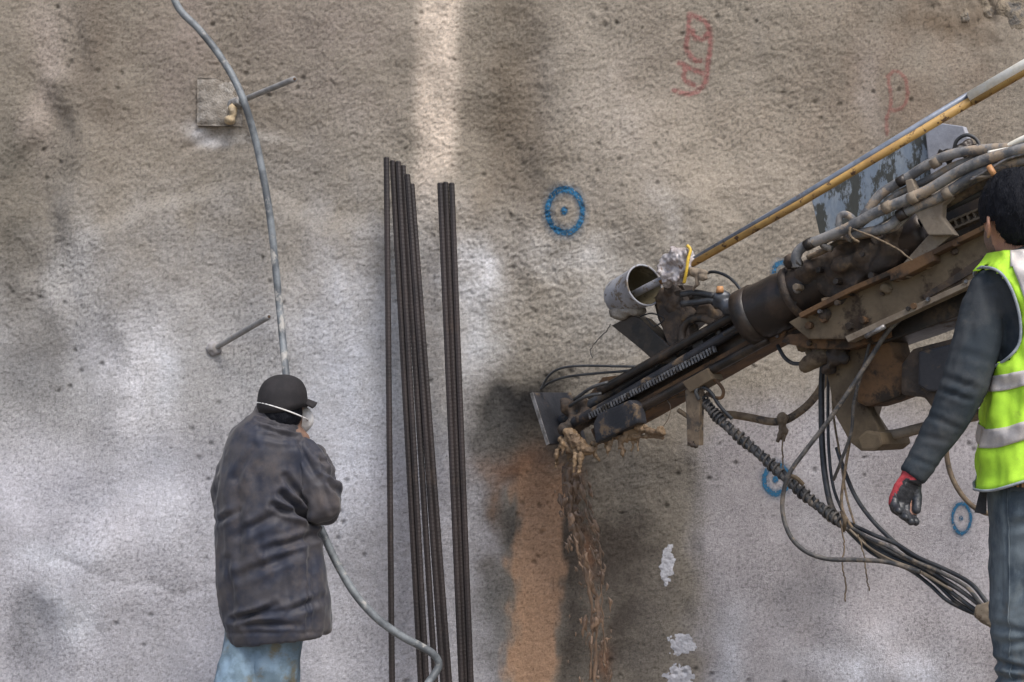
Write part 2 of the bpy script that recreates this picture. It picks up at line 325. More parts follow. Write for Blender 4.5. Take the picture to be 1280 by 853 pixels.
# ================================================================ THE WALL
WD = 6.3
def wall_h(x, z, px, py):
    """relief of the sprayed concrete towards the camera, metres"""
    h = .075 * fb2(x * .55, z * .5, 3, 3) + .030 * fb2(x * 1.9 + 9, z * 1.5, 5, 3)
    wx = px + 26 * pn2(px / 70, py / 70, 41); wy = py + 20 * pn2(px / 60, py / 60, 42)
    h = h - .055 * ga(wx, wy, 60, 190, 26, 190) + .03 * ga(wx, wy, 110, 120, 30, 200)
    h = h + .045 * sm(-14, 22, wy - (262 + 22 * np.sin(px / 60.))) * sm(80, 170, px) * (1 - sm(380, 560, px))
    h = h - .06 * ga(wx, wy, 645, 170, 42, 230) + .02 * ga(wx, wy, 545, 150, 38, 260)
    h = h + .035 * ga(wx, wy, 760, 190, 70, 160, -28)
    h = h - .035 * ga(wx, wy, 760, 470, 80, 90) + .03 * ga(wx, wy, 850, 230, 60, 120, -20)
    edge = 862 + 9 * np.sin(py / 47.) + 10 * pn2(py / 38., py * 0, 7)
    h = h + .016 * sm(-8, 14, px - edge) * sm(500, 600, py) * (1 - sm(900, 1020, px))
    h = h - .035 * ga(wx, wy, 790, 690, 60, 140)
    h = h + .06 * ga(wx, wy, 110, 700, 60, 70) - .05 * ga(wx, wy, 20, 800, 60, 80) - .03 * ga(wx, wy, 30, 500, 60, 80) + .04 * ga(wx, wy, 170, 400, 70, 80)
    h = h + .05 * ga(wx, wy, 1130, 830, 90, 60) + .035 * ga(wx, wy, 930, 830, 40, 70) - .03 * ga(wx, wy, 1010, 790, 40, 80)
    h = h - .005 * np.exp(-((wy - 712 - (px - 100) * .16) / 5) ** 2) * sm(40, 90, px) * (1 - sm(260, 330, px))
    h = h - .016 * np.exp(-((wy - 180) / 7) ** 2) * sm(215, 240, px) * (1 - sm(300, 330, px)) 
    rk = ga(px, py, 1240, -10, 95, 62)
    h = h - rk * (.05 + .09 * np.abs(fb2(x * 7, z * 4, 55, 3)))
    R = .42 + .50 * (1 - sm(330, 520, py + 60 * pn2(px / 150, py / 150, 9))) + .25 * ga(px, py, 740, 480, 160, 140) + .35 * ga(px, py, 640, 300, 90, 200)
    R = R * (1 - .72 * sm(820, 900, px) * sm(430, 560, py)) * (1 - .45 * sm(1000, 1120, px) * (1 - sm(280, 400, py)))
    R = np.where(py > 560, R * (1 + .35 * ga(px, py, 740, 720, 110, 250)), R)
    qx = x + .012 * pn2(x * 30, z * 30, 61); qz = z + .012 * pn2(x * 30, z * 30, 62)
    c1 = cell2(qx * 50, qz * 58, 11); c2 = cell2(qx * 84 + 3, qz * 92, 12)
    xr = qx * .82 + qz * .57; zr = -qx * .57 + qz * .82; xs = qx * .52 - qz * .85; zs = qx * .85 + qz * .52
    g = .0048 * (.55 - c1) + .0032 * (.5 - c2) + .0040 * pn2(xr * 32, zr * 46, 13) + .0042 * pn2(xs * 70, zs * 62, 16) + .0060 * pn2(xr * 9, zr * 12, 14)
    lump = np.clip(pn2(x * 15 + 4, z * 17, 15), 0, 1) ** 2
    h = h + .72 * R * (g + .010 * lump)
    pit = np.clip(.15 - cell2(x * 9, z * 10, 19), 0, 1)
    h = h - .06 * pit * (cell2(x * 3, z * 3, 20) > .68)
    return h
def wall_c(x, z, px, py):
    wx = px + 30 * fb2(px / 80, py / 80, 71, 3); wy = py + 30 * fb2(px / 80, py / 80, 72, 3)
    n = fb2(px / 45., py / 60., 77, 5); C = np.empty(px.shape + (3,)); C[:] = s2l((156, 145, 127))
    def lay(c, w):
        C[:] = C * (1 - w[..., None]) + np.array(s2l(c)) * w[..., None]
    def G(x0, y0, sx, sy, c, s=1, rot=0, k=.5):
        w = ga(wx, wy, x0, y0, sx, sy, rot); lay(c, np.clip(s * w * (1 + k * n * 2), 0, 1))
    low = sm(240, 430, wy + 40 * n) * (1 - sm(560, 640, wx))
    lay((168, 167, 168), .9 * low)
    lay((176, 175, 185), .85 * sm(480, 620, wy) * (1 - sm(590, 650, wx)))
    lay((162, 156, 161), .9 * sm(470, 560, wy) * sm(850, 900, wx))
    G(170, 60, 260, 160, (134, 121, 105), .65); G(640, 130, 60, 190, (118, 103, 85), .8); G(420, 60, 90, 120, (148, 133, 122), .5)
    G(30, 260, 50, 170, (112, 105, 92), .9); G(60, 400, 30, 120, (126, 122, 116), .6); G(230, 40, 40, 110, (158, 142, 130), .6); G(130, 90, 30, 130, (118, 105, 90), .6); G(330, 60, 30, 90, (126, 114, 102), .5); G(380, 250, 90, 120, (148, 141, 132), .5); G(55, 80, 24, 110, (178, 162, 148), .7); G(170, 470, 40, 70, (205, 204, 210), .8); G(110, 440, 30, 50, (196, 195, 200), .6); G(230, 640, 50, 50, (196, 197, 206), .6); G(120, 700, 50, 30, (192, 193, 202), .6); G(420, 560, 40, 160, (186, 188, 199), .5); G(90, 330, 26, 80, (176, 173, 170), .5); G(100, 330, 16, 60, (185, 182, 180), .6)
    G(240, 300, 120, 80, (150, 146, 142), .6); G(290, 170, 60, 9, (198, 190, 180), .8, 6); G(255, 165, 20, 14, (205, 203, 205), .7)
    G(880, 180, 160, 150, (166, 152, 132), .8); G(960, 250, 60, 60, (172, 158, 140), .6); G(640, 60, 30, 120, (112, 99, 80), .6); G(668, 170, 26, 120, (124, 110, 92), .6); G(625, 290, 30, 60, (124, 113, 98), .7); G(760, 130, 70, 110, (172, 160, 145), .7, -20); G(1130, 130, 150, 150, (142, 124, 104), .8)
    G(1200, 20, 90, 34, (112, 93, 70), .8); G(820, 60, 60, 80, (138, 124, 108), .5)
    # pale lime streaks left by run-off
    st = np.exp(-((px - (549 - py * .03)) / (27 + 5 * pn2(py / 40., py * 0, 5))) ** 4) * (1 - sm(190, 330, py + 30 * n))
    lay((214, 194, 172), np.clip(.85 * st * (1 + .9 * n), 0, 1)); lay((196, 186, 176), np.clip(.7 * np.exp(-((px - 556) / 34) ** 4) * sm(200, 300, py) * (1 - sm(420, 560, py)) * (1 + n), 0, 1))
    G(590, 340, 30, 36, (214, 214, 218), .95); G(592, 430, 26, 60, (200, 199, 203), .7); G(505, 300, 40, 50, (188, 184, 180), .5); G(720, 325, 60, 26, (208, 203, 198), .85, 12); G(640, 300, 30, 40, (165, 158, 148), .5)
    G(1090, 130, 14, 60, (172, 158, 146), .6); G(940, 60, 9, 80, (168, 156, 140), .4); G(830, 270, 20, 40, (192, 186, 180), .5, -20)
    G(600, 420, 40, 50, (190, 192, 194), .5); G(780, 400, 90, 60, (176, 172, 166), .6); G(750, 260, 70, 60, (150, 140, 128), .4); G(440, 500, 60, 200, (176, 181, 194), .5)
    G(880, 590, 30, 60, (168, 166, 170), .5)
    # damp and mud around and under the bore hole
    G(655, 515, 56, 50, (42, 40, 39), 1.3); G(672, 512, 40, 40, (22, 21, 22), 1.2); G(622, 545, 30, 40, (70, 70, 70), .8); G(700, 560, 70, 24, (60, 55, 48), .8)
    G(620, 660, 40, 130, (88, 84, 78), .9); G(712, 700, 20, 150, (78, 68, 58), .9); G(615, 800, 26, 90, (108, 108, 108), .7)
    G(770, 720, 80, 170, (88, 78, 68), .95); G(735, 620, 30, 70, (84, 72, 60), .6); G(800, 600, 60, 50, (120, 114, 106), .6); G(820, 800, 40, 90, (112, 104, 95), .6)
    G(30, 490, 70, 60, (130, 130, 132), .6); G(40, 800, 50, 60, (118, 118, 124), .7); G(200, 590, 60, 40, (140, 144, 154), .4); G(120, 620, 50, 20, (140, 142, 150), .4)  # grey shadows at lower left, painted into the wall colour
    G(85, 770, 34, 30, (212, 216, 226), .7); G(60, 690, 40, 24, (196, 200, 210), .5); G(205, 470, 24, 30, (200, 204, 212), .5)
    G(1100, 840, 110, 36, (204, 206, 218), .8); G(910, 810, 26, 60, (196, 198, 208), .6); G(1000, 760, 60, 60, (140, 138, 144), .5); G(1200, 690, 60, 90, (178, 176, 186), .5)
    G(1040, 600, 60, 130, (166, 165, 172), .5)
    G(614, 625, 14, 40, (132, 100, 76), .55, 8, .9); G(652, 590, 40, 20, (128, 84, 50), .8)
    ctr = 673 - (py - 700) * .06 + 7 * pn2(py / 70., py * 0, 3); half = 31 + 6 * pn2(py / 45., py * 0 + 4, 4)
    st = (1 - sm(-9, 9, np.abs(px - ctr) - half + 16 * n + 7 * pn2(px / 9., py / 30., 31))) * sm(570, 612, py + 20 * n)
    lay((184, 140, 100), .95 * st); lay((150, 108, 72), np.clip(st * .6 * (1 - sm(590, 660, py)), 0, 1))
    st2 = np.exp(-((px - 722 - (py - 590) * .14) / 9) ** 2) * sm(575, 600, py) * np.clip(.5 + 2.2 * n, 0, 1)
    lay((140, 98, 66), .8 * st2)
    sp = pn2(px / 2.4, py / 2.4, 91); sp2 = pn2(px / 6., py / 6., 92)
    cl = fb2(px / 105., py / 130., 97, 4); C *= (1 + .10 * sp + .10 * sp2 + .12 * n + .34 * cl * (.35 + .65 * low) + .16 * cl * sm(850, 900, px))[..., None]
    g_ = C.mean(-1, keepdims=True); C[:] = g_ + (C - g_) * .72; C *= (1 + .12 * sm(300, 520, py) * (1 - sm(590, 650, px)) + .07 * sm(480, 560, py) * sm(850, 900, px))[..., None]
    pit = np.clip(.15 - cell2(x * 9, z * 10, 19), 0, 1) * (cell2(x * 3, z * 3, 20) > .68)
    C *= (1 - np.clip(pit * 4, 0, .4))[..., None]
    sk = np.clip(pn2(x * 80, z * 84, 93) - .32 + .25 * pn2(x * 3, z * 3, 94), 0, 1); C *= (1 - np.clip(1.5 * sk, 0, .34))[..., None]
    return np.clip(C, .01, .9)
def axis(lo, a, b, hi, step):
    core = np.arange(a, b, step); g = []; s = step; p = b
    while p < hi: s = min(s * 1.12, .12); g.append(p); p += s
    g.append(hi); l = []; s = step; p = a
    while p > lo: s = min(s * 1.12, .12); p -= s; l.append(max(p, lo))
    return np.concatenate([np.array(l[::-1]), core, np.array(g)])
def project(x, y, z):
    f = y * _c + (z - 1.6) * _s; u = -y * _s + (z - 1.6) * _c
    return 640 + F * x / f, 426.5 - F * u / f
def grid_faces(nx, nz):
    i = np.arange(nx * nz).reshape(nz, nx)
    return np.stack([i[:-1, :-1], i[:-1, 1:], i[1:, 1:], i[1:, :-1]], -1).reshape(-1, 4)
def fast_mesh(name, v, f, m, cols=None):
    me = bpy.data.meshes.new(name); me.vertices.add(len(v)); me.vertices.foreach_set('co', v.astype('f').ravel())
    me.loops.add(f.size); me.loops.foreach_set('vertex_index', f.astype('i').ravel())
    me.polygons.add(len(f)); me.polygons.foreach_set('loop_start', np.arange(0, f.size, 4, dtype='i')); me.polygons.foreach_set('loop_total', np.full(len(f), 4, 'i'))
    me.update(calc_edges=True); me.polygons.foreach_set('use_smooth', np.ones(len(f), bool))
    if cols is not None:
        for nm, c in cols.items():
            if c.ndim == 2:
                a = me.attributes.new(nm, 'FLOAT_COLOR', 'POINT'); a.data.foreach_set('color', np.concatenate([c, np.ones((len(c), 1))], 1).astype('f').ravel())
            else:
                a = me.attributes.new(nm, 'FLOAT', 'POINT'); a.data.foreach_set('value', c.astype('f'))
    me.materials.append(m); o = bpy.data.objects.new(name, me); COL.objects.link(o); return o
def wall_mat():
    m = bpy.data.materials.new('sprayed_concrete'); nt = nodes_of(m); L = nt.links
    out = N(nt, "ShaderNodeOutputMaterial"); b = N(nt, "ShaderNodeBsdfPrincipled"); L.new(b.outputs[0], out.inputs[0])
    at = N(nt, "ShaderNodeAttribute", attribute_name='stain_and_shade'); tc = N(nt, "ShaderNodeTexCoord")
    n1 = N(nt, "ShaderNodeTexNoise"); n1.inputs['Scale'].default_value = 105; n1.inputs['Detail'].default_value = 6; n1.inputs['Roughness'].default_value = .66; L.new(tc.outputs['Object'], n1.inputs[0])
    n2 = N(nt, "ShaderNodeTexNoise"); n2.inputs['Scale'].default_value = 420; n2.inputs['Detail'].default_value = 2; L.new(tc.outputs['Object'], n2.inputs[0])
    vo = N(nt, "ShaderNodeTexVoronoi"); vo.inputs['Scale'].default_value = 90; L.new(tc.outputs['Object'], vo.inputs[0])
    c = mix(nt, .45, at.outputs['Color'], mix(nt, ramp(nt, n1.outputs[0], .3, .7), (.62, .62, .62), (1.38, 1.38, 1.38)), 'MULTIPLY')
    dots = ramp(nt, vo.outputs['Distance'], .10, .22)
    c = mix(nt, .25, c, mix(nt, dots, (.45, .45, .45), (1.04, 1.04, 1.04)), 'MULTIPLY')
    L.new(c, b.inputs['Base Color']); b.inputs['Roughness'].default_value = .93; b.inputs['Specular IOR Level'].default_value = .25
    ad = N(nt, "ShaderNodeMath", operation='ADD'); L.new(n1.outputs[0], ad.inputs[0]); L.new(n2.outputs[0], ad.inputs[1])
    bp = N(nt, "ShaderNodeBump"); bp.inputs['Strength'].default_value = .85; bp.inputs['Distance'].default_value = .0055
    L.new(ad.outputs[0], bp.inputs['Height']); L.new(bp.outputs[0], b.inputs['Normal'])
    return m
X = axis(-14, -2.7, 2.7, 14, .0055); Z = axis(-.4, .25, 3.5, 8.5, .0055)
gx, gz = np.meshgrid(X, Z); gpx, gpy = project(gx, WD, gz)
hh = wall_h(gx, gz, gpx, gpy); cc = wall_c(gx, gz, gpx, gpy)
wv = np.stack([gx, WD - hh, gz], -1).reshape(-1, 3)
wall = fast_mesh('shotcrete_wall', wv, grid_faces(len(X), len(Z)), wall_mat(), {'stain_and_shade': cc.reshape(-1, 3)})
tag(wall, 'rough grey brown sprayed concrete wall with damp stains, orange mud run and paint marks', 'wall')
def wall_y(x, z):
    x = np.atleast_1d(np.asarray(x, float)); z = np.atleast_1d(np.asarray(z, float)); a, b = project(x, WD, z)
    return WD - wall_h(x, z, a, b)
def on_wall(px, py, off=0):
    p = P(px, py, WD)
    for _ in range(3): p = P(px, py, float(wall_y(p.x, p.z)[0]) - off)
    return p

# paint marks and plaster patches lying on the wall
def spray_mat(name, col, dens):
    m = bpy.data.materials.new(name); nt = nodes_of(m); L = nt.links
    out = N(nt, "ShaderNodeOutputMaterial"); b = N(nt, "ShaderNodeBsdfPrincipled"); tr = N(nt, "ShaderNodeBsdfTransparent"); mx = N(nt, "ShaderNodeMixShader")
    b.inputs['Roughness'].default_value = .85; at = N(nt, "ShaderNodeAttribute", attribute_name='cover'); tc = N(nt, "ShaderNodeTexCoord")
    n1 = N(nt, "ShaderNodeTexNoise"); n1.inputs['Scale'].default_value = 110; n1.inputs['Detail'].default_value = 4; L.new(tc.outputs['Object'], n1.inputs[0])
    L.new(mix(nt, n1.outputs[0], tuple(c * .7 for c in col), tuple(c * 1.3 for c in col)), b.inputs['Base Color'])
    k = N(nt, "ShaderNodeMath", operation='MULTIPLY'); L.new(at.outputs['Fac'], k.inputs[0]); L.new(ramp(nt, n1.outputs[0], .25, .5), k.inputs[1])
    k2 = N(nt, "ShaderNodeMath", operation='MULTIPLY'); k2.inputs[1].default_value = dens; L.new(k.outputs[0], k2.inputs[0])
    L.new(k2.outputs[0], mx.inputs[0]); L.new(tr.outputs[0], mx.inputs[1]); L.new(b.outputs[0], mx.inputs[2]); L.new(mx.outputs[0], out.inputs[0])
    return m
BLUE = spray_mat('blue_spray_paint', (.012, .095, .19), 1.0); RED = spray_mat('red_spray_paint', (.34, .09, .09), .42); RED2 = spray_mat('faded_red_spray_paint', (.36, .11, .10), .36)
def sheet(name, x0, x1, y0, y1, cover, m, off=.0022, thick=None, label=None):
    a = P(x0, y1, WD); b = P(x1, y0, WD); nx = int((b.x - a.x) / .0031) + 2; nz = int((b.z - a.z) / .0031) + 2
    xs = np.linspace(a.x, b.x, nx); zs = np.linspace(a.z, b.z, nz); x, z = np.meshgrid(xs, zs)
    px, py = project(x, WD, z); h = wall_h(x, z, px, py); cv = np.clip(cover(px, py), 0, 1)
    if thick is not None: h = h + thick * np.sqrt(cv) * (1 + .35 * pn2(x * 60, z * 60, 5))
    v = np.stack([x, WD - h - off, z], -1).reshape(-1, 3); f = grid_faces(nx, nz); k = cv.ravel()[f].max(1) > .02; f = f[k]
    us = np.unique(f); mp = np.zeros(len(v), int); mp[us] = np.arange(len(us))
    o = fast_mesh(name, v[us], mp[f], m, {'cover': cv.ravel()[us]}); o.parent = wall
    if label: o['label'] = label
    return o
def ringcov(cx, cy, rx, ry, w, dot, rot=0, arc=None):
    def f(px, py):
        wob = 1.2 * pn2(px / 7, py / 7, 5); r = math.radians(rot)
        dx = (px - cx) * math.cos(r) + (py - cy) * math.sin(r); dy = -(px - cx) * math.sin(r) + (py - cy) * math.cos(r)
        d = np.abs(np.sqrt((dx / rx) ** 2 + (dy / ry) ** 2) - 1) * (rx + ry) / 2 + wob * .6
        a = np.maximum(1 - sm(w * .5, w * 1.35, d), .22 * (1 - sm(w, w * 3.2, d + 2 * pn2(px / 6, py / 6, 6)))) * (.95 + .3 * pn2(px / 14, py / 14, int(cx))); e = np.sqrt(((px - cx + 1) / dot) ** 2 + ((py - cy) / (dot * 1.3)) ** 2)
        return np.maximum(a, 1 - sm(.6, 1.4, e))
    return f
def strokes(lines, w):
    def f(px, py):
        best = np.full(px.shape, 99.0)
        for ln in lines:
            q = catmull([Vector((x, y, 0)) for x, y in ln], 6)
            for a, b in zip(q[:-1], q[1:]):
                dx, dy = b.x - a.x, b.y - a.y; t = np.clip(((px - a.x) * dx + (py - a.y) * dy) / (dx * dx + dy * dy + 1e-9), 0, 1)
                best = np.minimum(best, np.hypot(px - a.x - t * dx, py - a.y - t * dy))
        return 1 - sm(w * .35, w * 1.3, best + 1.2 * pn2(px / 5, py / 5, 8))
    return f
sheet('survey_mark', 676, 738, 228, 302, ringcov(706, 265, 21.5, 27, 4.2, 4, -6), BLUE, label='blue sprayed ring with centre dot above the drill')
sheet('survey_mark', 946, 1000, 570, 628, ringcov(969, 599, 15, 18, 3.6, 3.6), BLUE, label='blue sprayed ring half hidden behind the taped hose bundle')
sheet('survey_mark', 1184, 1219, 622, 674, ringcov(1201.5, 648, 11, 18.5, 2.3, 2.4), BLUE, label='thin blue sprayed ring near the brown hose loop')
sheet('survey_mark', 962, 1000, 322, 366, ringcov(978, 340, 11, 12, 3.2, 2.0), BLUE, label='blue sprayed ring peeping out above the drill housing')
sheet('painted_number', 832, 902, 6, 126, strokes([[(862, 18), (860, 45), (858, 58), (866, 72), (876, 76)], [(864, 18), (880, 26), (887, 38), (888, 60), (885, 82), (883, 98), (876, 110), (862, 117), (843, 114)], [(865, 38), (870, 47), (880, 48), (884, 42)], [(850, 78), (862, 84), (879, 91)], [(857, 84), (856, 98), (868, 106)]], 3.7), RED, label='faded red sprayed figures above the drill')
sheet('painted_number', 1096, 1146, 78, 178, strokes([[(1109, 96), (1118, 89), (1128, 96), (1133, 112), (1132, 128), (1122, 138), (1114, 138)], [(1109, 96), (1112, 114), (1113, 132), (1108, 148), (1109, 168)]], 2.6), RED2, label='very faint red sprayed figure near the yellow pole')
def blobcov(cx, cy, rx, ry, rot=0):
    def f(px, py):
        e = np.sqrt(ga(px, py, cx, cy, rx, ry, rot)) ; return .8 * sm(.50, .95, e + .50 * fb2(px / 8, py / 8, 15, 4))
    return f
sheet('plaster_patch', 818, 852, 672, 744, blobcov(835, 707, 6.5, 21, 4), M['patch'], off=.001, thick=.0025)
sheet('plaster_patch', 828, 882, 780, 832, blobcov(853, 806, 13, 11), M['patch'], off=.001, thick=.0022)
sheet('plaster_patch', 822, 880, 822, 872, blobcov(849, 846, 14, 12), M['patch'], off=.001, thick=.0022)

# rough stones showing in the unsprayed corner at the top right
def stone(px, py, s, seed, lab):
    c = on_wall(px, py, -s * .3)
    o = wobbly('rock', MB().ell(c, (s * .9, s * .6, s * 1.2)), s * .16, s * .55, 1.6 / s, M['rockd'], None, 1, seed)
    tag(o, lab, 'rock')
stone(1267, 24, .10, 4, 'dark rounded rock bulging from the wall in the top right corner')
stone(1236, 12, .045, 9, 'small dark stone left of the bulging rock in the top corner')
stone(1206, 22, .035, 5, 'narrow dark stone set lowest in the unsprayed patch of wall')

# ================================================================ GROUND
gX = axis(-60, -3, 4, 60, .06); gY = axis(-60, 2, 6.6, 60, .06)
def axis2(lo, a, b, hi, st):
    core = list(np.arange(a, b, st)); s = st; p = b; r = []
    while p < hi: r.append(p); s *= 1.18; p += s
    r.append(hi); l = []; s = st; p = a
    while p > lo: s *= 1.18; p -= s; l.append(max(p, lo))
    return np.array(l[::-1] + core + r)
gX = axis2(-300, -3, 4, 300, .05); gY = axis2(-300, 2, 6.6, 300, .05)
x, y = np.meshgrid(gX, gY)
near = np.exp(-((x - .5) / 9) ** 2 - ((y - 3) / 9) ** 2)
gh = .05 * fb2(x * .6, y * .6, 3, 4) * near + .02 * fb2(x * 5, y * 5, 8, 3) * near - .03
MX, MY = P(1318, 500, 4.0).x, 4.0
gh = gh + .53 * np.clip(1.35 - np.hypot((x - MX - .2) / 1.5, (y - MY + .3) / 1.2), 0, 1) ** .5 * (1 - sm(4.9, 5.8, y)) * (np.hypot((x - MX - .2) / 1.5, (y - MY + .3) / 1.2) < 1.35)
gh = gh + .16 * np.exp(-((x - .35) / .6) ** 2 - ((y - 6.2) / .35) ** 2)
gv = np.stack([x, y, gh], -1).reshape(-1, 3)
ground = fast_mesh('ground', gv, grid_faces(len(gX), len(gY)), M['soil']); tag(ground, kind='structure')

# ================================================================ SOIL NAILS
def soil_nail(base, tip, r, label, plate):
    b = on_wall(*base, .0); t = P(*tip)
    root = thing('soil_nail', label, 'soil nail', b, 'steel bars sticking out of the wall')
    d = (t - b).normalized(); pts = [b - d * .1 + (t - b + d * .1) * (i / 24) for i in range(25)]
    MB().tube(pts, r, 12).build('bar', M['nail'], root)
    mb = MB().tube([t - d * .002, t + d * .004], [r * .6, r * .45], 12); mb.build('bar_end', M['rust'], root)
    if plate:
        c = on_wall(275, 128, .001); X_ = Vector((.20, .022, 0)); Z_ = Vector((0, 0, .215))
        w = MB(); n = 22; vv = []
        for j in range(n + 1):
            for i in range(n + 1):
                p = c + X_ * (i / n - .5) + Z_ * (j / n - .5); u = min(i, j, n - i, n - j) / n
                vv.append(p + Vector((0, -.012 * min(1, u * 9) - .006 * float(pn2(i * .7, j * .7, 3)) - .006 * float(pn2(i * .21, j * .24, 9)), 0)))
        for side in (0,):
            ff = [(j * (n + 1) + i, j * (n + 1) + i + 1, (j + 1) * (n + 1) + i + 1, (j + 1) * (n + 1) + i) for j in range(n) for i in range(n)]
        k = len(vv); vv += [v + Vector((0, .06, 0)) for v in vv]
        rim = [i for i in range(n + 1)] + [(j + 1) * (n + 1) + n for j in range(n)] + [n * (n + 1) + n - 1 - i for i in range(n)] + [(n - 1 - j) * (n + 1) for j in range(n - 1)]
        ff += [(rim[i], rim[(i + 1) % len(rim)], rim[(i + 1) % len(rim)] + k, rim[i] + k) for i in range(len(rim))]
        obj('bearing_plate', vv, ff, M['plate_conc'], root)
        wobbly('nut', MB().tube([b - d * .02, b + d * .055], .026, 6), .005, .004, 60, M['nail'], root)
        wobbly('grout_lump', MB().ell(on_wall(287, 150, .035), (.026, .028, .024)).ell(on_wall(291, 139, .03), (.018, .03, .035)), .005, .008, 50, M['putty'], root)
    else:
        wobbly('grout_collar', MB().ell(b, (.036, .03, .03)), .006, .01, 40, M['patch_grey'], root)
    return root
M['plate_conc'] = mat('sprayed_over_plate', s2l((144, 138, 130)), s2l((120, 113, 104)), s2l((158, 153, 146)), sc=14, sc3=20, rough=.93, bsc=110, bump=1, bd=.006)
M['patch_grey'] = mat('grey_grout', s2l((150, 148, 150)), s2l((130, 126, 124)), sc=20, rough=.93, bump=.8)
soil_nail((292, 130), (368, 99, 6.02), .0125, 'upper grey steel bar with nut and square plate crossed by the hose', True)
soil_nail((268, 436), (336, 396, 6.0), .0125, 'lower bare grey steel bar left of the hanging hose', False)

# ================================================================ REBAR
def rebar(t, b, dt, db, label, r=.0126):
    T = P(t[0], t[1], 1); T = P(t[0], t[1], dt); Bq = P(b[0], b[1], db); d = (Bq - T); k = (T.z + .0) / (T.z - Bq.z); E = T + d * k
    L_ = (E - T).length; n = int(L_ / .0055); seg = 8; pts = [T.lerp(E, i / n) for i in range(n + 1)]
    rr = [r * (1.045 if i % 3 == 1 else .99) for i in range(n + 1)]; rr[0] = r * .85
    o = MB().tube(pts, rr, seg).build('steel_bar', M['rebar'], None, smooth=False, loc=E)
    tag(o, label, 'steel bar', 'ribbed steel bars leaning on the wall')
rb = [((483, 197), (490, 853), 'leftmost ribbed steel bar, standing apart and almost upright'),
      ((490.5, 201), (526, 853), 'second ribbed steel bar from the left in the group of six'),
      ((497.5, 202), (533, 853), 'third ribbed steel bar from the left in the group of six'),
      ((503.5, 207), (544, 853), 'fourth ribbed steel bar from the left, in the gap of the group'),
      ((509, 218), (554, 853), 'fifth ribbed steel bar from the left, top slightly lower'),
      ((514.5, 230), (561.5, 853), 'shortest ribbed steel bar, right edge of the group of six'),
      ((550, 229), (577, 853), 'left ribbed steel bar of the tight group of three'),
      ((557, 228), (582.5, 853), 'middle ribbed steel bar of the tight group of three'),
      ((564.5, 229), (588.5, 853), 'right ribbed steel bar of the tight group of three')]
for i, (t, b, lab) in enumerate(rb):
    rebar(t, b, 6.17 + (0.012 if i % 2 else 0), 5.98 + (0.014 if i % 2 else 0), lab)

# ================================================================ GREY HOSE on the left
hp = [(205, -40, 6.1), (222, 8, 6.1), (248, 36, 6.1), (272, 66, 6.1), (292, 98, 6.09), (306, 130, 6.07), (318, 170, 6.1), (329, 220, 6.1), (338, 275, 6.1), (345, 340, 6.1), (351, 400, 6.08), (357, 462, 6.0), (363, 510, 5.9),
      (371, 560, 5.8), (381, 605, 5.76), (392, 640, 5.74), (404, 668, 5.7), (420, 702, 5.68), (442, 740, 5.66), (470, 772, 5.66), (500, 794, 5.68), (522, 806, 5.7), (538, 815, 5.71), (546.5, 824, 5.72), (548, 834, 5.72), (541, 846, 5.7), (532, 860, 5.66), (515, 900, 5.6), (520, 960, 5.5), (600, 1005, 5.3), (700, 1025, 5.0)]
hs = hose('rubber_hose', [P(*q) for q in hp], .0158, M['hose_grey'], None, 8, 12, loc=P(600, 1005, 5.3))
tag(hs, 'long grey rubber hose hanging down the wall, held by the worker in dark coat', 'hose')

# ================================================================ DRILLING RIG
A_ = P(690, 520, 6.1); B_ = P(1330, 165, 4.6); U = (B_ - A_).normalized(); Wn = U.cross(Vector((0, 0, 1))).normalized()
if Wn.y > 0: Wn = -Wn
V = Wn.cross(U).normalized(); V = V if V.z > 0 else -V
def Mp(px, py, n=0.0):
    r = ray(px, py); t = ((A_ - CAM).dot(Wn) + n) / r.dot(Wn); return CAM + r * t
BX = P(1560, 560, 4.6)
rig = thing('drilling_rig', 'muddy drilling rig with long feed beam boring into the wall, hoses along its top', 'drilling rig', (BX.x, BX.y, .0))
def pr(name, poly, n0, n1, m, bevel=.004, parent=rig, smooth=False, label=None):
    fr = [Mp(x, y, n1) for x, y in poly]; bk = [p - Wn * (n1 - n0) for p in fr]
    o = MB().prism(fr, bk).build(name, m, parent, smooth=smooth, bevel=bevel)
    if label: o['label'] = label
    return o
def cyl(name, pts, n, r, m, parent=rig, seg=20, nn=6, **k):
    """tube through photo points lying in the rig's plane, offset n"""
    P3 = [Mp(x, y, n if not isinstance(n, (list, tuple)) else n[i]) for i, (x, y) in enumerate(pts)]
    return MB().tube(catmull(P3, nn), r, seg).build(name, m, parent, **k)
def lum(name, cs, n, m, amp=.012, sc=26, voxel=.009, parent=rig, seed=1):
    mb = MB()
    for (x, y, r) in cs:
        c = Mp(x, y, n); Rm = Matrix.Rotation(random.uniform(0, 3.1), 3, Vector((random.random(), random.random(), random.random() + .1)).normalized())
        mb.ell(c, (r * 1.35, r * .75, r), Rm, nu=12, nv=8)
        for _ in range(2): mb.ell(c + Vector((random.gauss(0, 1), random.gauss(0, .6), random.gauss(0, 1))) * r * .75, (r * random.uniform(.4, .7),) * 3, nu=10, nv=6)
    return wobbly(name, mb, voxel, amp, sc, m, parent, 1, seed)

# front plate standing square to the feed, with worn bright edge
pc = Mp(699, 523, 0.0)
fp = MB().box(pc, U * .014, V * .235, Wn * .25).build('front_plate', M['plate_dark'], rig, bevel=.003)
MB().box(pc + Wn * .1255, U * .017, V * .236, Wn * .004).build('worn_edge', M['bright'], fp, bevel=.001)
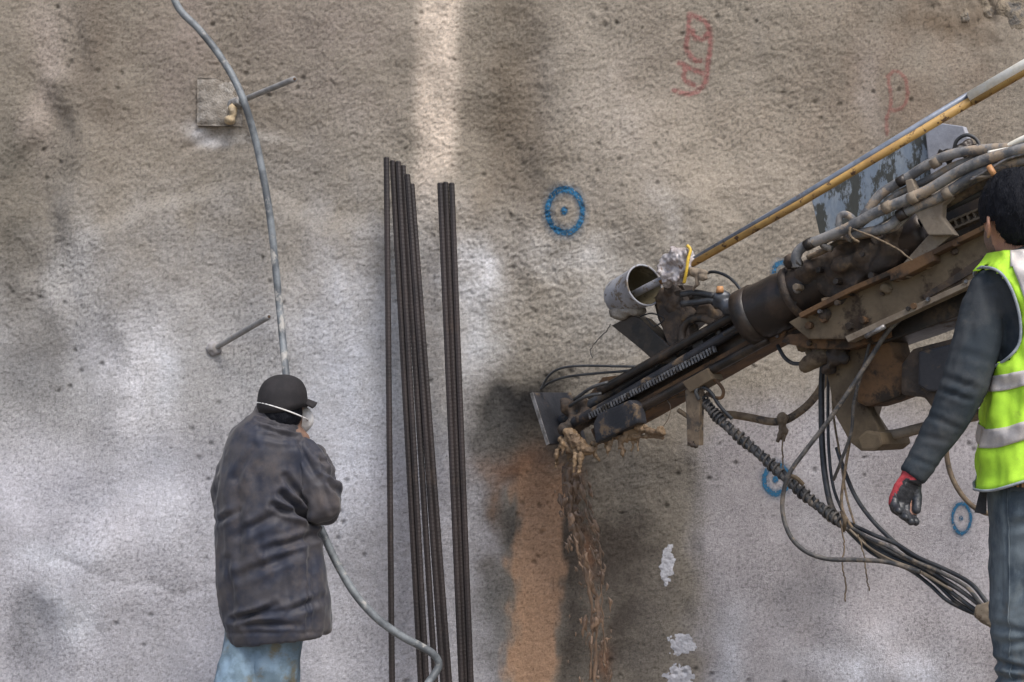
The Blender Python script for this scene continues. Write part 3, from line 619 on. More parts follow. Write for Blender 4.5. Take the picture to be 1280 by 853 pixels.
# feed rails: long members
pr('lower_rail', [(744, 551), (738, 537), (794, 503), (860, 466), (935, 424), (1000, 386), (1075, 352), (1075, 372), (1000, 409), (935, 444), (866, 483), (800, 521)], -.09, .045, M['rust'])
pr('web_plate', [(735, 532), (733, 516), (900, 428), (1000, 375), (1150, 300), (1150, 345), (1000, 398), (905, 452), (800, 505)], -.07, .02, M['oily'])
cyl('guide_tube', [(712, 531), (770, 500), (895, 427), (945, 398)], .05, .020, M['plate_dark'])
cyl('guide_tube', [(745, 541), (800, 511), (898, 458), (960, 424)], .05, .019, M['oily'])
cyl('drill_rod', [(682, 535), (712, 520), (800, 470), (893, 413), (935, 388)], .0, .021, M['steel_blue'])
cyl('feed_cylinder', [(750, 489), (800, 461), (892, 409), (938, 382)], .045, .019, M['oily'])
# chain/rack between the rails
mb = MB(); q0, q1 = Mp(738, 520, .07), Mp(893, 437, .07); n = 44
for i in range(n):
    c = q0.lerp(q1, i / (n - 1)); mb.box(c, U * .0085, V * .026, Wn * .014)
o = mb.build('feed_chain', M['chain'], rig, smooth=False); o['kind'] = 'stuff'
MB().tube([Mp(736, 521, .055), Mp(895, 436, .055)], (.012), 8).build('chain_channel', M['oily'], rig)
pr('guide_block', [(741, 530), (747, 517), (786, 500), (794, 506), (797, 529), (744, 555)], .05, .115, M['plate_dark'], bevel=.010)
cyl('block_collar', [(789, 517), (797, 513)], .07, .036, M['oily'])
pr('fin_plate', [(733, 497), (744, 484), (753, 472), (796, 466), (778, 488), (740, 503)], -.03, .0, M['rust'], bevel=.002)
lum('front_bracket', [(712, 512, .04), (722, 527, .045), (716, 545, .035), (735, 520, .035), (728, 505, .03)], .02, M['grime'], .02, 22, seed=4)
def mudmass(cs, n, drips, seed):
    mb = MB(); st = random.getstate(); random.seed(seed)
    for x, y, r in cs: mb.ell(Mp(x, y, n), (r * 1.5, r, r), Matrix.Rotation(.5, 3, Vector((0, 1, 0))), nu=12, nv=8)
    for a_, b_ in zip(cs[:-1], cs[1:]): mb.tube([Mp(a_[0], a_[1], n), Mp(b_[0], b_[1], n)], [a_[2] * .8, b_[2] * .8], 8)
    for _ in range(drips):
        x, y, r = random.choice(cs); p = Mp(x + random.uniform(-5, 5), y, n + random.uniform(-.02, .03)); l = random.uniform(.02, .06)
        mb.tube([p, p + Vector((random.uniform(-.01, .01), 0, -l)), p + Vector((random.uniform(-.014, .014), 0, -l * 1.5))], [r * .6, .006, .003], 7)
    v, f, nn = mb.fused(.0048, 1); v = v + nn * (.013 * fb3(v * 38, seed, 4) + .006 * fb3(v * 110, seed + 1, 2))[:, None]; random.setstate(st)
    return obj('caked_mud', v, f, M['mudwet'], rig)
mudmass([(700, 562, .012), (706, 553, .02), (714, 543, .024), (722, 552, .028), (730, 560, .022), (738, 563, .014), (722, 566, .016), (712, 560, .02)], .09, 16, 9)
mudmass([(742, 556, .010), (756, 551, .013), (770, 545, .014), (786, 538, .016), (800, 533, .016), (810, 536, .012), (795, 544, .012), (780, 550, .012)], .06, 14, 12)
for (x, y), (x2, y2) in [((712, 508), (752, 492)), ((718, 500), (760, 478)), ((905, 418), (950, 400)), ((980, 392), (1010, 372))]:
    MB().tube(catmull([Mp(x, y, .11), Mp((x + x2) / 2, (y + y2) / 2 - 4, .13), Mp(x2, y2, .10)], 5), .0075, 8).build('short_hose', M['hose_black'], rig)
random.seed(21)
for i in range(26):                                       # nuts and bolt heads along the feed and the cradle
    t = random.random(); base = random.choice([((760, 538), (990, 413), .046), ((1010, 400), (1210, 300), .205), ((1070, 420), (1215, 352), .20), ((745, 512), (985, 384), .022)])
    (x, y), (x2, y2), nn_o = base; c = Mp(x + (x2 - x) * t, y + (y2 - y) * t - 3, nn_o); rr = random.uniform(.006, .011)
    MB().tube([c - Wn * .01, c + Wn * .007], rr, 6).build('bolt', random.choice([M['oily'], M['rust'], M['chain']]), rig, smooth=False)
for i in range(9):                                        # mud spatter lumps stuck on the beam
    t = random.random(); c = Mp(1000 + 215 * t, 396 - 95 * t + random.uniform(-6, 22), .165); r0 = random.uniform(.008, .018)
    wobbly('mud_lump', MB().ell(c, (r0 * 1.5, r0 * .6, r0)), .005, .010, 45, random.choice([M['tan'], M['grime'], M['mudwet']]), rig, 1, i)
for x, y, n_ in [(996, 328, .26), (1110, 259, .265), (1142, 247, .265), (1128, 226, .225), (1170, 203, .225), (1128, 268, .245), (1185, 241, .245), (1012, 305, .262)]:
    c = Mp(x, y, n_); MB().tube([c - U * .016, c + U * .012], .0205 if n_ > .23 else .0185, 12).build('hose_collar', M['beige'] if x % 4 else M['oily'], rig)
# torn muddy rag hanging under the rail
mb = MB().tube([Mp(x, y, .07) for x, y in [(793, 532), (806, 538), (820, 540), (829, 538)]], [.016, .010, .013, .021], 10).tube([Mp(x, y, .06) for x, y in [(776, 551), (795, 546), (815, 545), (829, 548)]], [.008, .011, .008, .006], 8)
wobbly('muddy_rag', mb, .005, .010, 55, M['mudwet'], rig, 1, 5)
hose('thin_wire', [Mp(828, 535, .05), Mp(836, 522, .05), Mp(838, 508, .05), Mp(832, 498, .05)], .0016, M['hose_brown'], rig)
hose('pilot_hose', [Mp(676, 487, .10), Mp(686, 470, .1), Mp(700, 461, .1), Mp(725, 457.5, .09), Mp(770, 458, .07), Mp(822, 459, .02)], .0052, M['hose_black'], rig)
hose('pilot_hose', [Mp(676, 487, .08), Mp(688, 478, .08), Mp(710, 471, .08), Mp(745, 467, .07), Mp(790, 463, .05), Mp(824, 456, .02)], .0052, M['hose_black'], rig)
# struts carrying the pail, and the dark centraliser body
pr('strut', [(764, 407), (790, 394), (800, 398), (842, 438), (846, 452), (822, 456), (800, 436)], -.05, .03, M['oily'])
pr('strut', [(818, 372), (850, 362), (858, 385), (862, 420), (846, 446), (838, 440), (828, 412)], -.05, .02, M['grime'])
pr('centraliser_body', [(816, 374), (830, 358), (853, 356), (858, 366), (893, 372), (905, 390), (928, 386), (935, 402), (930, 415), (905, 412), (890, 399), (872, 402), (858, 414), (855, 436), (838, 444), (832, 420), (822, 398)], -.09, -.02, M['oily'])
lum('greasy_fitting', [(830, 370, .03), (843, 365, .035), (850, 378, .035), (838, 385, .03), (862, 392, .03), (880, 390, .028), (897, 396, .03), (915, 398, .03), (905, 410, .02)], .0, M['grime'], .022, 24, .008, seed=6)
hose('short_hose', [Mp(852, 368, .05), Mp(870, 366, .05), Mp(893, 370, .05)], .0125, M['hose_black'], rig)
hose('short_hose', [Mp(852, 380, .06), Mp(872, 378, .06), Mp(890, 376, .05), Mp(900, 382, .04)], .0125, M['hose_black'], rig)
hose('short_hose', [Mp(903, 367, .05), Mp(916, 378, .05), Mp(934, 386, .04)], .009, M['hose_black'], rig)
vb = wobbly('valve', MB().ell(Mp(903, 372, .08), (.036, .03, .03)).ell(Mp(912, 385, .08), (.034, .03, .03)).tube([Mp(895, 378, .08), Mp(926, 392, .08)], .02, 10), .006, .006, 30, M['steel_blue'], rig, 1, 2)
MB().tube([Mp(900, 366, .10), Mp(900, 358, .10)], [.016, .012], 8).build('valve_cap', M['copper'], vb)
hose('looped_hose', [Mp(882, 342, 0), Mp(893, 340, 0), Mp(908, 345, 0), (Mp(920, 355, 0)), Mp(932, 372, 0), Mp(940, 386, 0)], .0062, M['hose_black'], rig)
# arched clamp with see-through gaps under it
MB().tube(catmull([Mp(x, y, .02) for x, y in [(854, 438), (853, 415), (862, 401), (880, 398), (896, 408), (900, 420)]], 6), .018, 10).build('clamp_arch', M['oily'], rig)
pr('clamp_foot', [(862, 424), (868, 416), (876, 419), (880, 432), (866, 437)], -.02, .04, M['oily'])
hose('bent_wire', [Mp(808, 398, .04), Mp(814, 405, .04), Mp(819, 408, .04), Mp(830, 399, .04), Mp(815, 392, .04), Mp(800, 396, .04)], .003, M['black'], rig)
hose('hanging_string', [Mp(763, 406, .02), Mp(758, 414, .02), Mp(748, 424, .02), Mp(738, 438, .02), Mp(741, 448, .02)], .0022, M['cable'], rig, wob=.002)
# drifter: thick oily housing
drp = [(928, 401), (937, 396), (948, 391), (962, 385), (990, 371), (1025, 354), (1070, 333), (1120, 310), (1165, 289)]
P3 = [Mp(x, y, .05) for x, y in drp]
MB().tube(catmull(P3, 4), [.075] * 4 + [.098] * 4 + [.108] * 8 + [.10] * 8 + [.095] * 9, 28).build('drill_head', M['oily_worn'], rig)
MB().tube([Mp(934, 398, .05), Mp(950, 390, .05)], .112, 28).build('head_collar', M['oily'], rig)
MB().tube([Mp(996, 369, .05), Mp(1003, 365, .05)], .113, 28).build('head_collar', M['grime'], rig)
for q_ in ((955, 383, .024, .128), (997, 360, .016, .150)): wobbly('wear_patch', MB().ell(Mp(q_[0], q_[1], q_[3]), (q_[2], q_[2] * .9, q_[2] * 1.2)), .004, .008, 50, M['bright'], rig, 1, 6)
lum('greasy_fitting', [(1008, 345, .05), (1025, 335, .05), (1042, 325, .055), (1055, 345, .06), (1078, 335, .06), (1095, 310, .05), (1065, 308, .045), (1085, 325, .06), (1040, 355, .05), (1070, 358, .05), (1110, 325, .05), (1030, 318, .04), (1100, 340, .045), (1120, 300, .05)], .12, M['grime'], .03, 15, .012, seed=3)
for i, (x, y) in enumerate([(995, 359), (1046, 352), (1062, 366), (1090, 345), (1078, 318), (1024, 338)]):
    c = Mp(x, y, .185); MB().tube([c - Wn * .06, c + Wn * (.006 + .004 * (i % 2))], .013 - .001 * (i % 3), 6).build('bolt', M['beige'] if i == 0 else M['oily'], rig, bevel=.002)
# flat-sided channel under the housing, mud covered, with a dark recess
pr('cradle_beam', [(985, 403), (1040, 372), (1100, 345), (1160, 318), (1300, 246), (1300, 325), (1221, 352), (1150, 383), (1065, 424), (1010, 424)], -.10, .16, M['tan'], bevel=.006)
pr('cradle_recess', [(1153, 369), (1190, 346), (1219, 326), (1300, 290), (1300, 305), (1221, 338), (1190, 356), (1156, 375)], .155, .165, M['grime'], bevel=.001)
pr('cradle_flange', [(1000, 398), (1060, 367), (1120, 341), (1160, 322), (1300, 254), (1300, 247), (1160, 315), (1120, 334), (1060, 360), (998, 392)], .15, .205, M['rust'], bevel=.002)
pr('cradle_flange', [(1060, 428), (1150, 386), (1221, 353), (1300, 322), (1300, 314), (1221, 346), (1150, 378), (1056, 421)], .15, .20, M['beige'], bevel=.002)
pr('slide_rail', [(1075, 428), (1075, 408), (1150, 386), (1221, 356), (1320, 318), (1320, 362), (1205, 392), (1140, 417), (1098, 431)], -.10, .10, M['oily'], bevel=.005)
pr('slide_rail', [(985, 418), (1050, 414), (1110, 404), (1112, 422), (1060, 437), (1010, 436), (975, 428)], -.08, .12, M['rust'], bevel=.006)
for x, y in [(1012, 407), (1030, 399), (1080, 400), (1062, 408)]:
    c = Mp(x, y, .17); MB().tube([c - Wn * .03, c + Wn * .012], .014, 6).build('bolt', M['rust'], rig, bevel=.002)
MB().tube([Mp(1082, 421, .21), Mp(1106, 408, .21)], .009, 12).build('piston_rod', M['bright'], rig)
pr('rear_rail', [(1150, 300), (1160, 262), (1300, 205), (1300, 262), (1160, 322)], -.12, .02, M['oily'], bevel=.006)
pr('rear_rail', [(1120, 262), (1180, 238), (1300, 195), (1300, 215), (1180, 262), (1130, 285)], -.10, .0, M['grime'], bevel=.005)
# link chain carrier seen behind the head of the right worker
mb0, mb1 = Mp(1190, 283, .10), Mp(1300, 236, .10); dv = (mb1 - mb0)
for i in range(14):
    c = mb0 + dv * (i + .5) / 14
    fr = MB()
    for sgn in (-1, 1):
        fr.box(c + V * .014 * sgn, U * .027, V * .007, Wn * .04)
    for sgn in (-1, 1):
        fr.box(c + U * .011 * sgn, U * .005, V * .021, Wn * .036)
    fr.build('carrier_link', M['beige'], rig, smooth=False, bevel=.001)
# hose guide: beige plate folded in two
pr('guide_plate', [(1131, 226), (1139, 223), (1147, 242), (1168, 244), (1189, 246), (1178, 256), (1177, 272), (1194, 294), (1160, 294), (1146, 270), (1136, 252)], .20, .235, M['beige'], bevel=.004)
pr('guide_leg', [(1160, 294), (1190, 294), (1167, 313), (1149, 330), (1133, 346), (1118, 351), (1128, 330)], .14, .20, M['beige'], bevel=.004)
pr('guide_foot', [(1112, 337), (1126, 330), (1165, 314), (1168, 326), (1128, 347), (1112, 352)], .12, .21, M['rust'], bevel=.004)
# splashed sheet standing behind the hoses
pr('guard_sheet', [(1014, 247), (1060, 215), (1100, 190), (1155, 160), (1164, 230), (1130, 262), (1090, 285), (1040, 302), (1024, 292)], -.17, -.15, M['guard'], bevel=.002)
pr('guard_sheet', [(1156, 160), (1176, 154), (1204, 158), (1209, 172), (1195, 215), (1165, 228), (1160, 200)], -.155, -.125, M['guard_pale'], bevel=.004, label='pale end of the splashed guard sheet')
# thick dusty hoses along the top
def th(pts, n, r, m='hose_top', name='hydraulic_hose'):
    return hose(name, [Mp(x, y, n + .006 * math.sin(i * 1.3)) for i, (x, y) in enumerate(pts)], r, M[m], rig, 8, 12)
th([(996, 334), (995, 322), (1000, 312), (1012, 305), (1035, 296), (1062, 284), (1095, 266), (1135, 249), (1160, 238), (1200, 214), (1240, 197), (1310, 180)], .26, .0185)
th([(1050, 299), (1049, 274), (1056, 268), (1066, 274), (1062, 284)], .22, .012)
th([(1066, 290), (1082, 268), (1098, 246), (1114, 234), (1132, 224), (1160, 206), (1190, 193), (1230, 187), (1310, 182)], .22, .017)
th([(1072, 284), (1100, 262), (1120, 244), (1140, 234), (1165, 222), (1200, 204), (1250, 193), (1310, 186)], .20, .012)
th([(1062, 293), (1085, 290), (1110, 284), (1128, 268), (1150, 258), (1180, 244), (1225, 216), (1310, 192)], .24, .0165)
th([(1100, 290), (1120, 284), (1140, 264), (1160, 252), (1195, 232), (1240, 205), (1310, 196)], .21, .012)
th([(1150, 262), (1178, 248), (1215, 226), (1260, 206), (1310, 200)], .17, .015)
th([(1152, 246), (1175, 230), (1210, 208), (1250, 196), (1310, 190)], .25, .013)
th([(1160, 268), (1200, 246), (1240, 226), (1310, 206)], .14, .015, 'hose_brown')
th([(1150, 278), (1190, 258), (1240, 236), (1310, 214)], .12, .013, 'hose_black')
th([(1040, 312), (1028, 306), (1038, 298), (1055, 296), (1065, 300)], .2, .011)
th([(1010, 322), (1030, 314), (1048, 303), (1070, 297), (1100, 292)], .18, .010, 'hose_brown')
th([(1192, 190), (1196, 176), (1208, 169), (1220, 174), (1226, 186)], .14, .0062, 'hose_black')
lum('greasy_fitting', [(1172, 200, .02), (1185, 194, .024), (1200, 188, .026), (1215, 188, .022), (1226, 190, .018)], .12, M['oily'], .01, 30, .007, seed=8)
th([(1212, 226), (1240, 210), (1262, 198), (1310, 186)], .27, .0045, 'bright', 'steel_line')
th([(1216, 222), (1250, 219), (1310, 205)], .27, .0045, 'beige', 'steel_line')
th([(1240, 196), (1270, 178), (1310, 160)], .22, .010, 'sunlit_pale', 'pale_pipe')  # white rods, their sunlight put into the pale colour
th([(1236, 192), (1270, 186), (1310, 182)], .26, .009, 'sunlit_pale', 'pale_pipe')
MB().tube([Mp(1236, 208, .29), Mp(1243, 219, .29)], .010, 8).build('hose_clamp', M['copper'], rig)
hose('cable_tie', [Mp(1066, 286, .28), Mp(1100, 300, .27), Mp(1122, 312, .25), Mp(1140, 326, .24)], .003, M['rope'], rig, wob=.001)
hose('cable_tie', [Mp(1063, 284, .30), Mp(1062, 293, .30), Mp(1067, 299, .29), Mp(1074, 303, .27)], .0045, M['rope'], rig, wob=.001)
# boom bracket, boom and tilt cylinder below the feed
pr('bracket_plate', [(1030, 428), (1095, 410), (1092, 440), (1084, 508), (1098, 535), (1104, 556), (1098, 563), (1076, 564), (1062, 553), (1044, 520), (1036, 480), (1030, 455)], .0, .05, M['tan'], bevel=.006)
pr('bracket_plate', [(1056, 440), (1100, 424), (1104, 470), (1090, 520), (1108, 548), (1104, 560), (1092, 562), (1078, 530), (1066, 500)], -.12, -.06, M['beige'], bevel=.006)
pr('boom_knuckle', [(1094, 424), (1112, 425), (1117, 446), (1130, 455), (1126, 495), (1104, 503), (1084, 509), (1070, 503), (1074, 460), (1086, 430)], -.06, .08, M['rust'], bevel=.012)
pr('boom_arm', [(1126, 455), (1140, 436), (1190, 423), (1320, 404), (1620, 390), (1620, 520), (1320, 508), (1245, 505), (1165, 512), (1154, 497), (1125, 494)], -.10, .10, M['grime'], bevel=.014)
pr('arm_cover', [(1148, 440), (1188, 430), (1192, 446), (1188, 478), (1178, 490), (1160, 490), (1147, 482)], .095, .115, M['plate_dark'], bevel=.008)
pr('pin_boss', [(1070, 548), (1082, 538), (1100, 541), (1104, 556), (1094, 564), (1076, 564)], -.13, .08, M['tan'], bevel=.010)
cyl('tilt_cylinder', [(1096, 548), (1130, 541), (1162, 533), (1320, 498), (1500, 470)], -.02, .019, M['beige'])
wobbly('quick_coupling', MB().tube([Mp(998, 434, .06), Mp(1030, 428, .06)], .022, 10).tube([Mp(1002, 460, .1), Mp(1018, 450, .1), Mp(1034, 444, .08)], [.024, .032, .026], 12).tube([Mp(1010, 438, .08), Mp(1022, 456, .08)], .018, 8).ell(Mp(1033, 436, .06), (.04, .04, .05)), .006, .008, 40, M['tan'], rig, 1, 7)
lum('greasy_fitting', [(1024, 440, .025), (1034, 430, .028), (1040, 448, .03), (1036, 462, .022), (1050, 436, .03)], .08, M['grime'], .01, 30, .007, seed=11)
hose('short_hose', [Mp(1006, 424, .02), Mp(992, 428, .02), Mp(984, 429, .02)], .006, M['hose_black'], rig)
hose('short_hose', [Mp(972, 432, .02), Mp(980, 446, .04), Mp(990, 454, .06), Mp(1002, 455, .08)], .0075, M['hose_black'], rig)
pr('hanging_bracket', [(856, 488), (872, 480), (875, 488), (874, 530), (874, 557), (859, 558), (858, 520)], .03, .06, M['hose_brown'], bevel=.003)
pr('hanging_bracket', [(852, 478), (884, 460), (890, 474), (862, 491)], .0, .08, M['tan'], bevel=.004)
lum('bracket_tip', [(866, 556, .012), (870, 558, .010), (862, 553, .010)], .06, M['grime'], .005, 50, .004, seed=2)
MB().tube([Mp(848, 513, .05), Mp(860, 521, .05)], .010, 8).build('bracket_pin', M['tan'], rig)
hose('short_hose', [Mp(883, 492, .05), Mp(893, 497, .05), Mp(902, 497, .05), Mp(904, 488, .05), Mp(897, 478, .05), Mp(888, 472, .05)], .0068, M['rust'], rig)
# carrier the boom comes from, beyond the right edge of the view
cb = P(1760, 560, 4.3)
MB().box((cb.x + .8, cb.y - .1, 1.35), Vector((1.6, 0, 0)), Vector((0, 1.4, 0)), Vector((0, 0, .9))).build('carrier_body', M['yellow_old'], rig, bevel=.04)
for dy in (-.75, .55):
    tr_ = []
    for i in range(40):
        t = i / 40 * 2 * math.pi; tr_.append(Vector((cb.x + .8 + 1.15 * max(-1, min(1, 1.4 * math.cos(t))), cb.y + dy - .1, .47 + .42 * max(-1, min(1, 1.5 * math.sin(t))))))
    MB().prism([p + Vector((0, -.16, 0)) for p in tr_], [p + Vector((0, .16, 0)) for p in tr_]).build('crawler_track', M['grime'], rig, bevel=.01)
MB().tube([Mp(1600, 455, 0), (cb.x + .4, cb.y - .1, 1.45)], .13, 16).build('boom_base', M['grime'], rig)

# pail and long pole resting on the rig: things of their own
ax = (Mp(820, 345, .04) - Mp(770, 372, .04)).normalized(); c1 = Mp(805, 357, .05) ; c0 = c1 - ax * .165
pail = thing('pail', 'mud splashed pale round pail tipped sideways on the dark struts of the drill', 'pail', c0)
pax = (ax + Vector((0, -.55, -.05))).normalized(); c0 = c1 - pax * .19
mb = MB(); mb.tube([c0 - pax * .006, c0, c0 + pax * .02, c0.lerp(c1, .5), c1, c1 + pax * .004], [.045, .070, .078, .081, .085, .087], 32); 
wobbly_v = mb
body = mb.build('pail_body', M['pail'], pail)
# cut the mouth open: drop the end cap and add an inside
me = body.data; bmx = bmesh.new(); bmx.from_mesh(me); bmx.faces.ensure_lookup_table(); bmesh.ops.delete(bmx, geom=[bmx.faces[len(bmx.faces) - 1]], context='FACES'); bmx.to_mesh(me); bmx.free()
mb = MB(); mb.tube([c0 + pax * .012, c0.lerp(c1, .5), c1 + pax * .003], [.070, .0765, .0815], 32)
ins = mb.build('pail_lining', M['pail_in'], pail); bmx = bmesh.new(); bmx.from_mesh(ins.data); bmx.faces.ensure_lookup_table(); bmesh.ops.delete(bmx, geom=[bmx.faces[len(bmx.faces) - 1]], context='FACES'); bmesh.ops.reverse_faces(bmx, faces=bmx.faces); bmx.to_mesh(ins.data); bmx.free()
rim = [c1 + pax * .003 + (Vector((0, 0, 1)) - pax * pax.z).normalized() * .0845 * math.cos(t) + pax.cross((Vector((0, 0, 1)) - pax * pax.z).normalized()) * .0845 * math.sin(t) for t in [i / 40 * 2 * math.pi for i in range(41)]]
MB().tube(rim, .0042, 8).build('rim', M['pail'], pail)
wobbly('caked_mud', MB().ell(c0 + pax * .05 - Vector((0, 0, .07)) - Wn * -.02, (.05, .04, .028)).ell(c0 + pax * .11 - Vector((0, 0, .082)), (.05, .04, .02)), .006, .016, 28, M['plate_conc'], pail, 1, 6)

pn = .07
pole = thing('long_pole', 'long chipped yellow pole slanting up to the right, tinted skylit above, sunlit at its end', 'pole', Mp(787, 371, pn))
def PP(x, y, n=pn): return Mp(x, y, n)
lo = [(863, 331), (1000, 253.5), (1216, 124)]
MB().tube([PP(862, 332), PP(1000, 254.5), PP(1214, 126.5)], [.0135, .0135, .0155], 16).build('yellow_pipe', M['yellow'], pole)
MB().tube([PP(866, 325, .062), PP(1000, 247, .062), PP(1214, 118, .062)], [.0105, .0125, .0135], 16).build('skylit_pole_top', M['pole_skylit'], pole)  # sky reflection along the yellow pole's top, made as a second tube
MB().tube([PP(1213, 122), PP(1300, 72), PP(1420, 2)], [.0215, .0225, .023], 18).build('sunlit_pole_end', M['sunlit_pale'], pole)  # sunlit end of the pole, its sunlight given by pale colour
MB().tube([PP(1216, 128, .075), PP(1300, 79, .075), PP(1420, 9, .075)], [.012, .013, .013], 12).build('yellow_pipe', M['yellow'], pole)
MB().tube([PP(787, 371, .05), PP(812, 358, .055), PP(832, 348, .06)], [.0155, .0155, .0155], 16).build('pale_pipe_end', M['pail'], pole)
MB().tube([PP(826, 352, .06), PP(845, 341, .06), PP(868, 328, .065)], [.0145, .0145, .0145], 16).build('rusty_joint', M['yellow_old'], pole)
v = MB(); pl = [(823, 334), (829, 319), (842, 311), (856, 314), (862, 325), (858, 337), (850, 343), (846, 353), (834, 350), (826, 356)]
rag = wobbly('plastic_bag', MB().prism([Mp(x, y, .10) for x, y in pl], [Mp(x, y, .10) - Wn * .05 for x, y in pl]), .0045, .030, 34, M['plastic'], None, 0, 15)
tag(rag, 'crumpled translucent plastic bag wrapped round the pole beside the pail', 'plastic bag')
hose('tape', [Mp(859, 307, .1), Mp(863, 313, .1), Mp(860, 325, .11), Mp(858, 340, .11), Mp(855, 354, .1)], .0065, M['tape'], pole, seg=6)
wobbly('knobby_clamp', MB().ell(Mp(868, 341, .08), (.022, .02, .02)).ell(Mp(878, 347, .08), (.015,) * 3).tube([Mp(862, 336, .08), Mp(884, 342, .08)], .010, 8).tube([Mp(870, 342, .08), Mp(872, 356, .08), Mp(866, 362, .07)], .008, 8).tube([Mp(876, 340, .08), Mp(883, 349, .08)], .008, 8), .004, .007, 60, M['beige'], pole, 1, 3)

# ================================================================ SAGGING HOSE BUNDLE
bd0 = P(872, 493, 5.55)
bun = thing('hose_bundle', 'bundle of black hoses taped together, sagging from the drill towards the man in jeans', 'hose bundle', bd0)
core = [(866, 482, 5.6), (876, 497, 5.55), (890, 513, 5.5), (905, 529, 5.46), (930, 551, 5.4), (957, 574, 5.34), (983, 598, 5.27), (1010, 622, 5.2), (1036, 642, 5.13), (1060, 659, 5.06)]
tail = [(1085, 677, 5.0), (1110, 690, 4.94), (1140, 704, 4.88), (1170, 722, 4.82), (1200, 742, 4.76), (1234, 764, 4.7)]
def off(pts, ox, oy, od=0): return [P(x + ox, y + oy, d + od) for x, y, d in pts]
cps = catmull(off(core, 0, 0), 16)
for k in range(3):
    pts = []
    for i, p in enumerate(cps):
        a = i * .30 + k * 2.094; pts.append(p + Vector((math.cos(a) * .009, math.sin(a) * .004, math.sin(a) * .009)))
    MB().tube(pts, .0105, 8).build('twisted_hose', M['hose_black'] if k else M['cable'], bun)
# tape wrapped round the bundle, irregular
pts = []; n = 520
for i in range(n):
    t = i / n; j = 12 + t * (len(cps) - 14); i0 = int(j); p = cps[i0].lerp(cps[min(i0 + 1, len(cps) - 1)], j - i0)
    a = i * .42; rr = .019 + .003 * math.sin(i * .07); tg = (cps[min(i0 + 1, len(cps) - 1)] - cps[i0]).normalized(); s_ = tg.cross(Vector((0, 1, 0))).normalized(); q_ = tg.cross(s_)
    pts.append(p + s_ * math.cos(a) * rr + q_ * math.sin(a) * rr)
MB().tube(pts, .0046, 5).build('tape_wrap', M['cable'], bun)
fans = [[(0, -5), (-3, -8), (0, -4), (6, -6), (8, -8), (-3, -5)], [(0, 3), (-4, 4), (0, 3), (0, 3), (-2, 5), (-6, 3)], [(-3, 8), (-6, 9), (-4, 8), (-8, 9), (-14, 10), (-8, 6)], [(4, -1), (3, 0), (2, -1), (4, -1), (3, -2), (0, -1)], [(0, 6), (6, 5), (2, 5), (0, 7), (-4, 11), (-4, 8)], [(8, -8), (10, -10), (8, -7), (12, -10), (14, -12), (2, -8)], [(2, 1), (0, 2), (4, 1), (5, 2), (6, 0), (0, 0)]]
for i, fo in enumerate(fans):
    st = [P(1040 + (i % 3) * 3, 645 + (i % 4) * 2, 5.13)] + [P(x + fo[j][0], y + fo[j][1], d + .012 * ((i * 7) % 5 - 2)) for j, (x, y, d) in enumerate(tail)]
    st.append(P(1262 , 778 + i * 2 - 6, 4.66))
    MB().tube(catmull(st, 10), .0078 if i % 2 else .0068, 9).build('hose', M['hose_black'] if i % 3 else M['cable'], bun)
for i in range(3):
    st = [P(1062 + 3 * i, 662 + 3 * i, 5.03), P(1085 + 2 * i, 683 + i * 2, 4.97), P(1112, 699 + i * 2, 4.9), P(1150, 714 + i, 4.84), P(1190, 738, 4.77)]
    hose('pale_cord', st, .004, M['beige'], bun)
wobbly('end_clamp', MB().prism([P(x, y, 4.62) for x, y in [(1219, 758), (1236, 752), (1250, 772), (1248, 790), (1218, 772)]], [P(x, y, 4.72) for x, y in [(1219, 758), (1236, 752), (1250, 772), (1248, 790), (1218, 772)]]), .006, .006, 50, M['beige'], bun, 1, 2)
hose('tie', [P(986, 594, 5.2), P(996, 598, 5.18), P(1004, 606, 5.18)], .008, M['tan'], bun)
hose('tie', [P(1052, 640, 5.06), P(1056, 652, 5.02), P(1054, 664, 5.04)], .007, M['tan'], bun)
# loose hoses, cables and strings round the bracket
def loose(name, label, cat, pts, r, m, n=10, wob=0, seg=10):
    o = hose(name, [P(*q) for q in pts], r, M[m], None, n, seg, wob, loc=P(*min(pts, key=lambda q: -q[1]))); return tag(o, label, cat)
loose('looped_hose', 'dark grey hose looping down from the beam and back into the bundle', 'hose', [(1215, 352, 4.75), (1180, 366, 4.78), (1145, 384, 4.82), (1112, 412, 4.86), (1088, 448, 4.9), (1062, 488, 4.93), (1035, 527, 4.97), (1008, 562, 5.0), (988, 590, 5.02), (979, 618, 5.04), (979, 645, 5.04), (989, 672, 5.02), (1008, 690, 5.0), (1035, 699, 4.98), (1070, 700, 4.95), (1110, 703, 4.9), (1150, 715, 4.83)], .0082, 'cable')
loose('thick_hose', 'thick muddy brown hose slung under the beam with a rag tied on', 'hose', [(880, 505, 5.62), (896, 517, 5.6), (918, 519, 5.56), (942, 523, 5.52), (962, 527, 5.48), (980, 526, 5.45), (998, 516, 5.42), (1014, 502, 5.4), (1028, 482, 5.4), (1034, 460, 5.4)], .0155, 'hose_brown')
loose('black_hose', 'thick black hose hanging straight down behind the bracket', 'hose', [(1030, 440, 5.3), (1027, 480, 5.3), (1027, 520, 5.28), (1028, 560, 5.26), (1032, 600, 5.22), (1040, 635, 5.16), (1056, 658, 5.1)], .0115, 'hose_black')
loose('black_hose', 'thinner black hose hanging just right of the thick one', 'hose', [(1036, 450, 5.28), (1035, 500, 5.28), (1036, 560, 5.25), (1042, 610, 5.2), (1058, 650, 5.1)], .006, 'hose_black')
loose('hanging_cord', 'thin brown cord hanging from the bracket into the bundle', 'cord', [(1040, 470, 5.2), (1042, 520, 5.2), (1050, 570, 5.18), (1058, 620, 5.1), (1068, 655, 5.05)], .0042, 'rope')
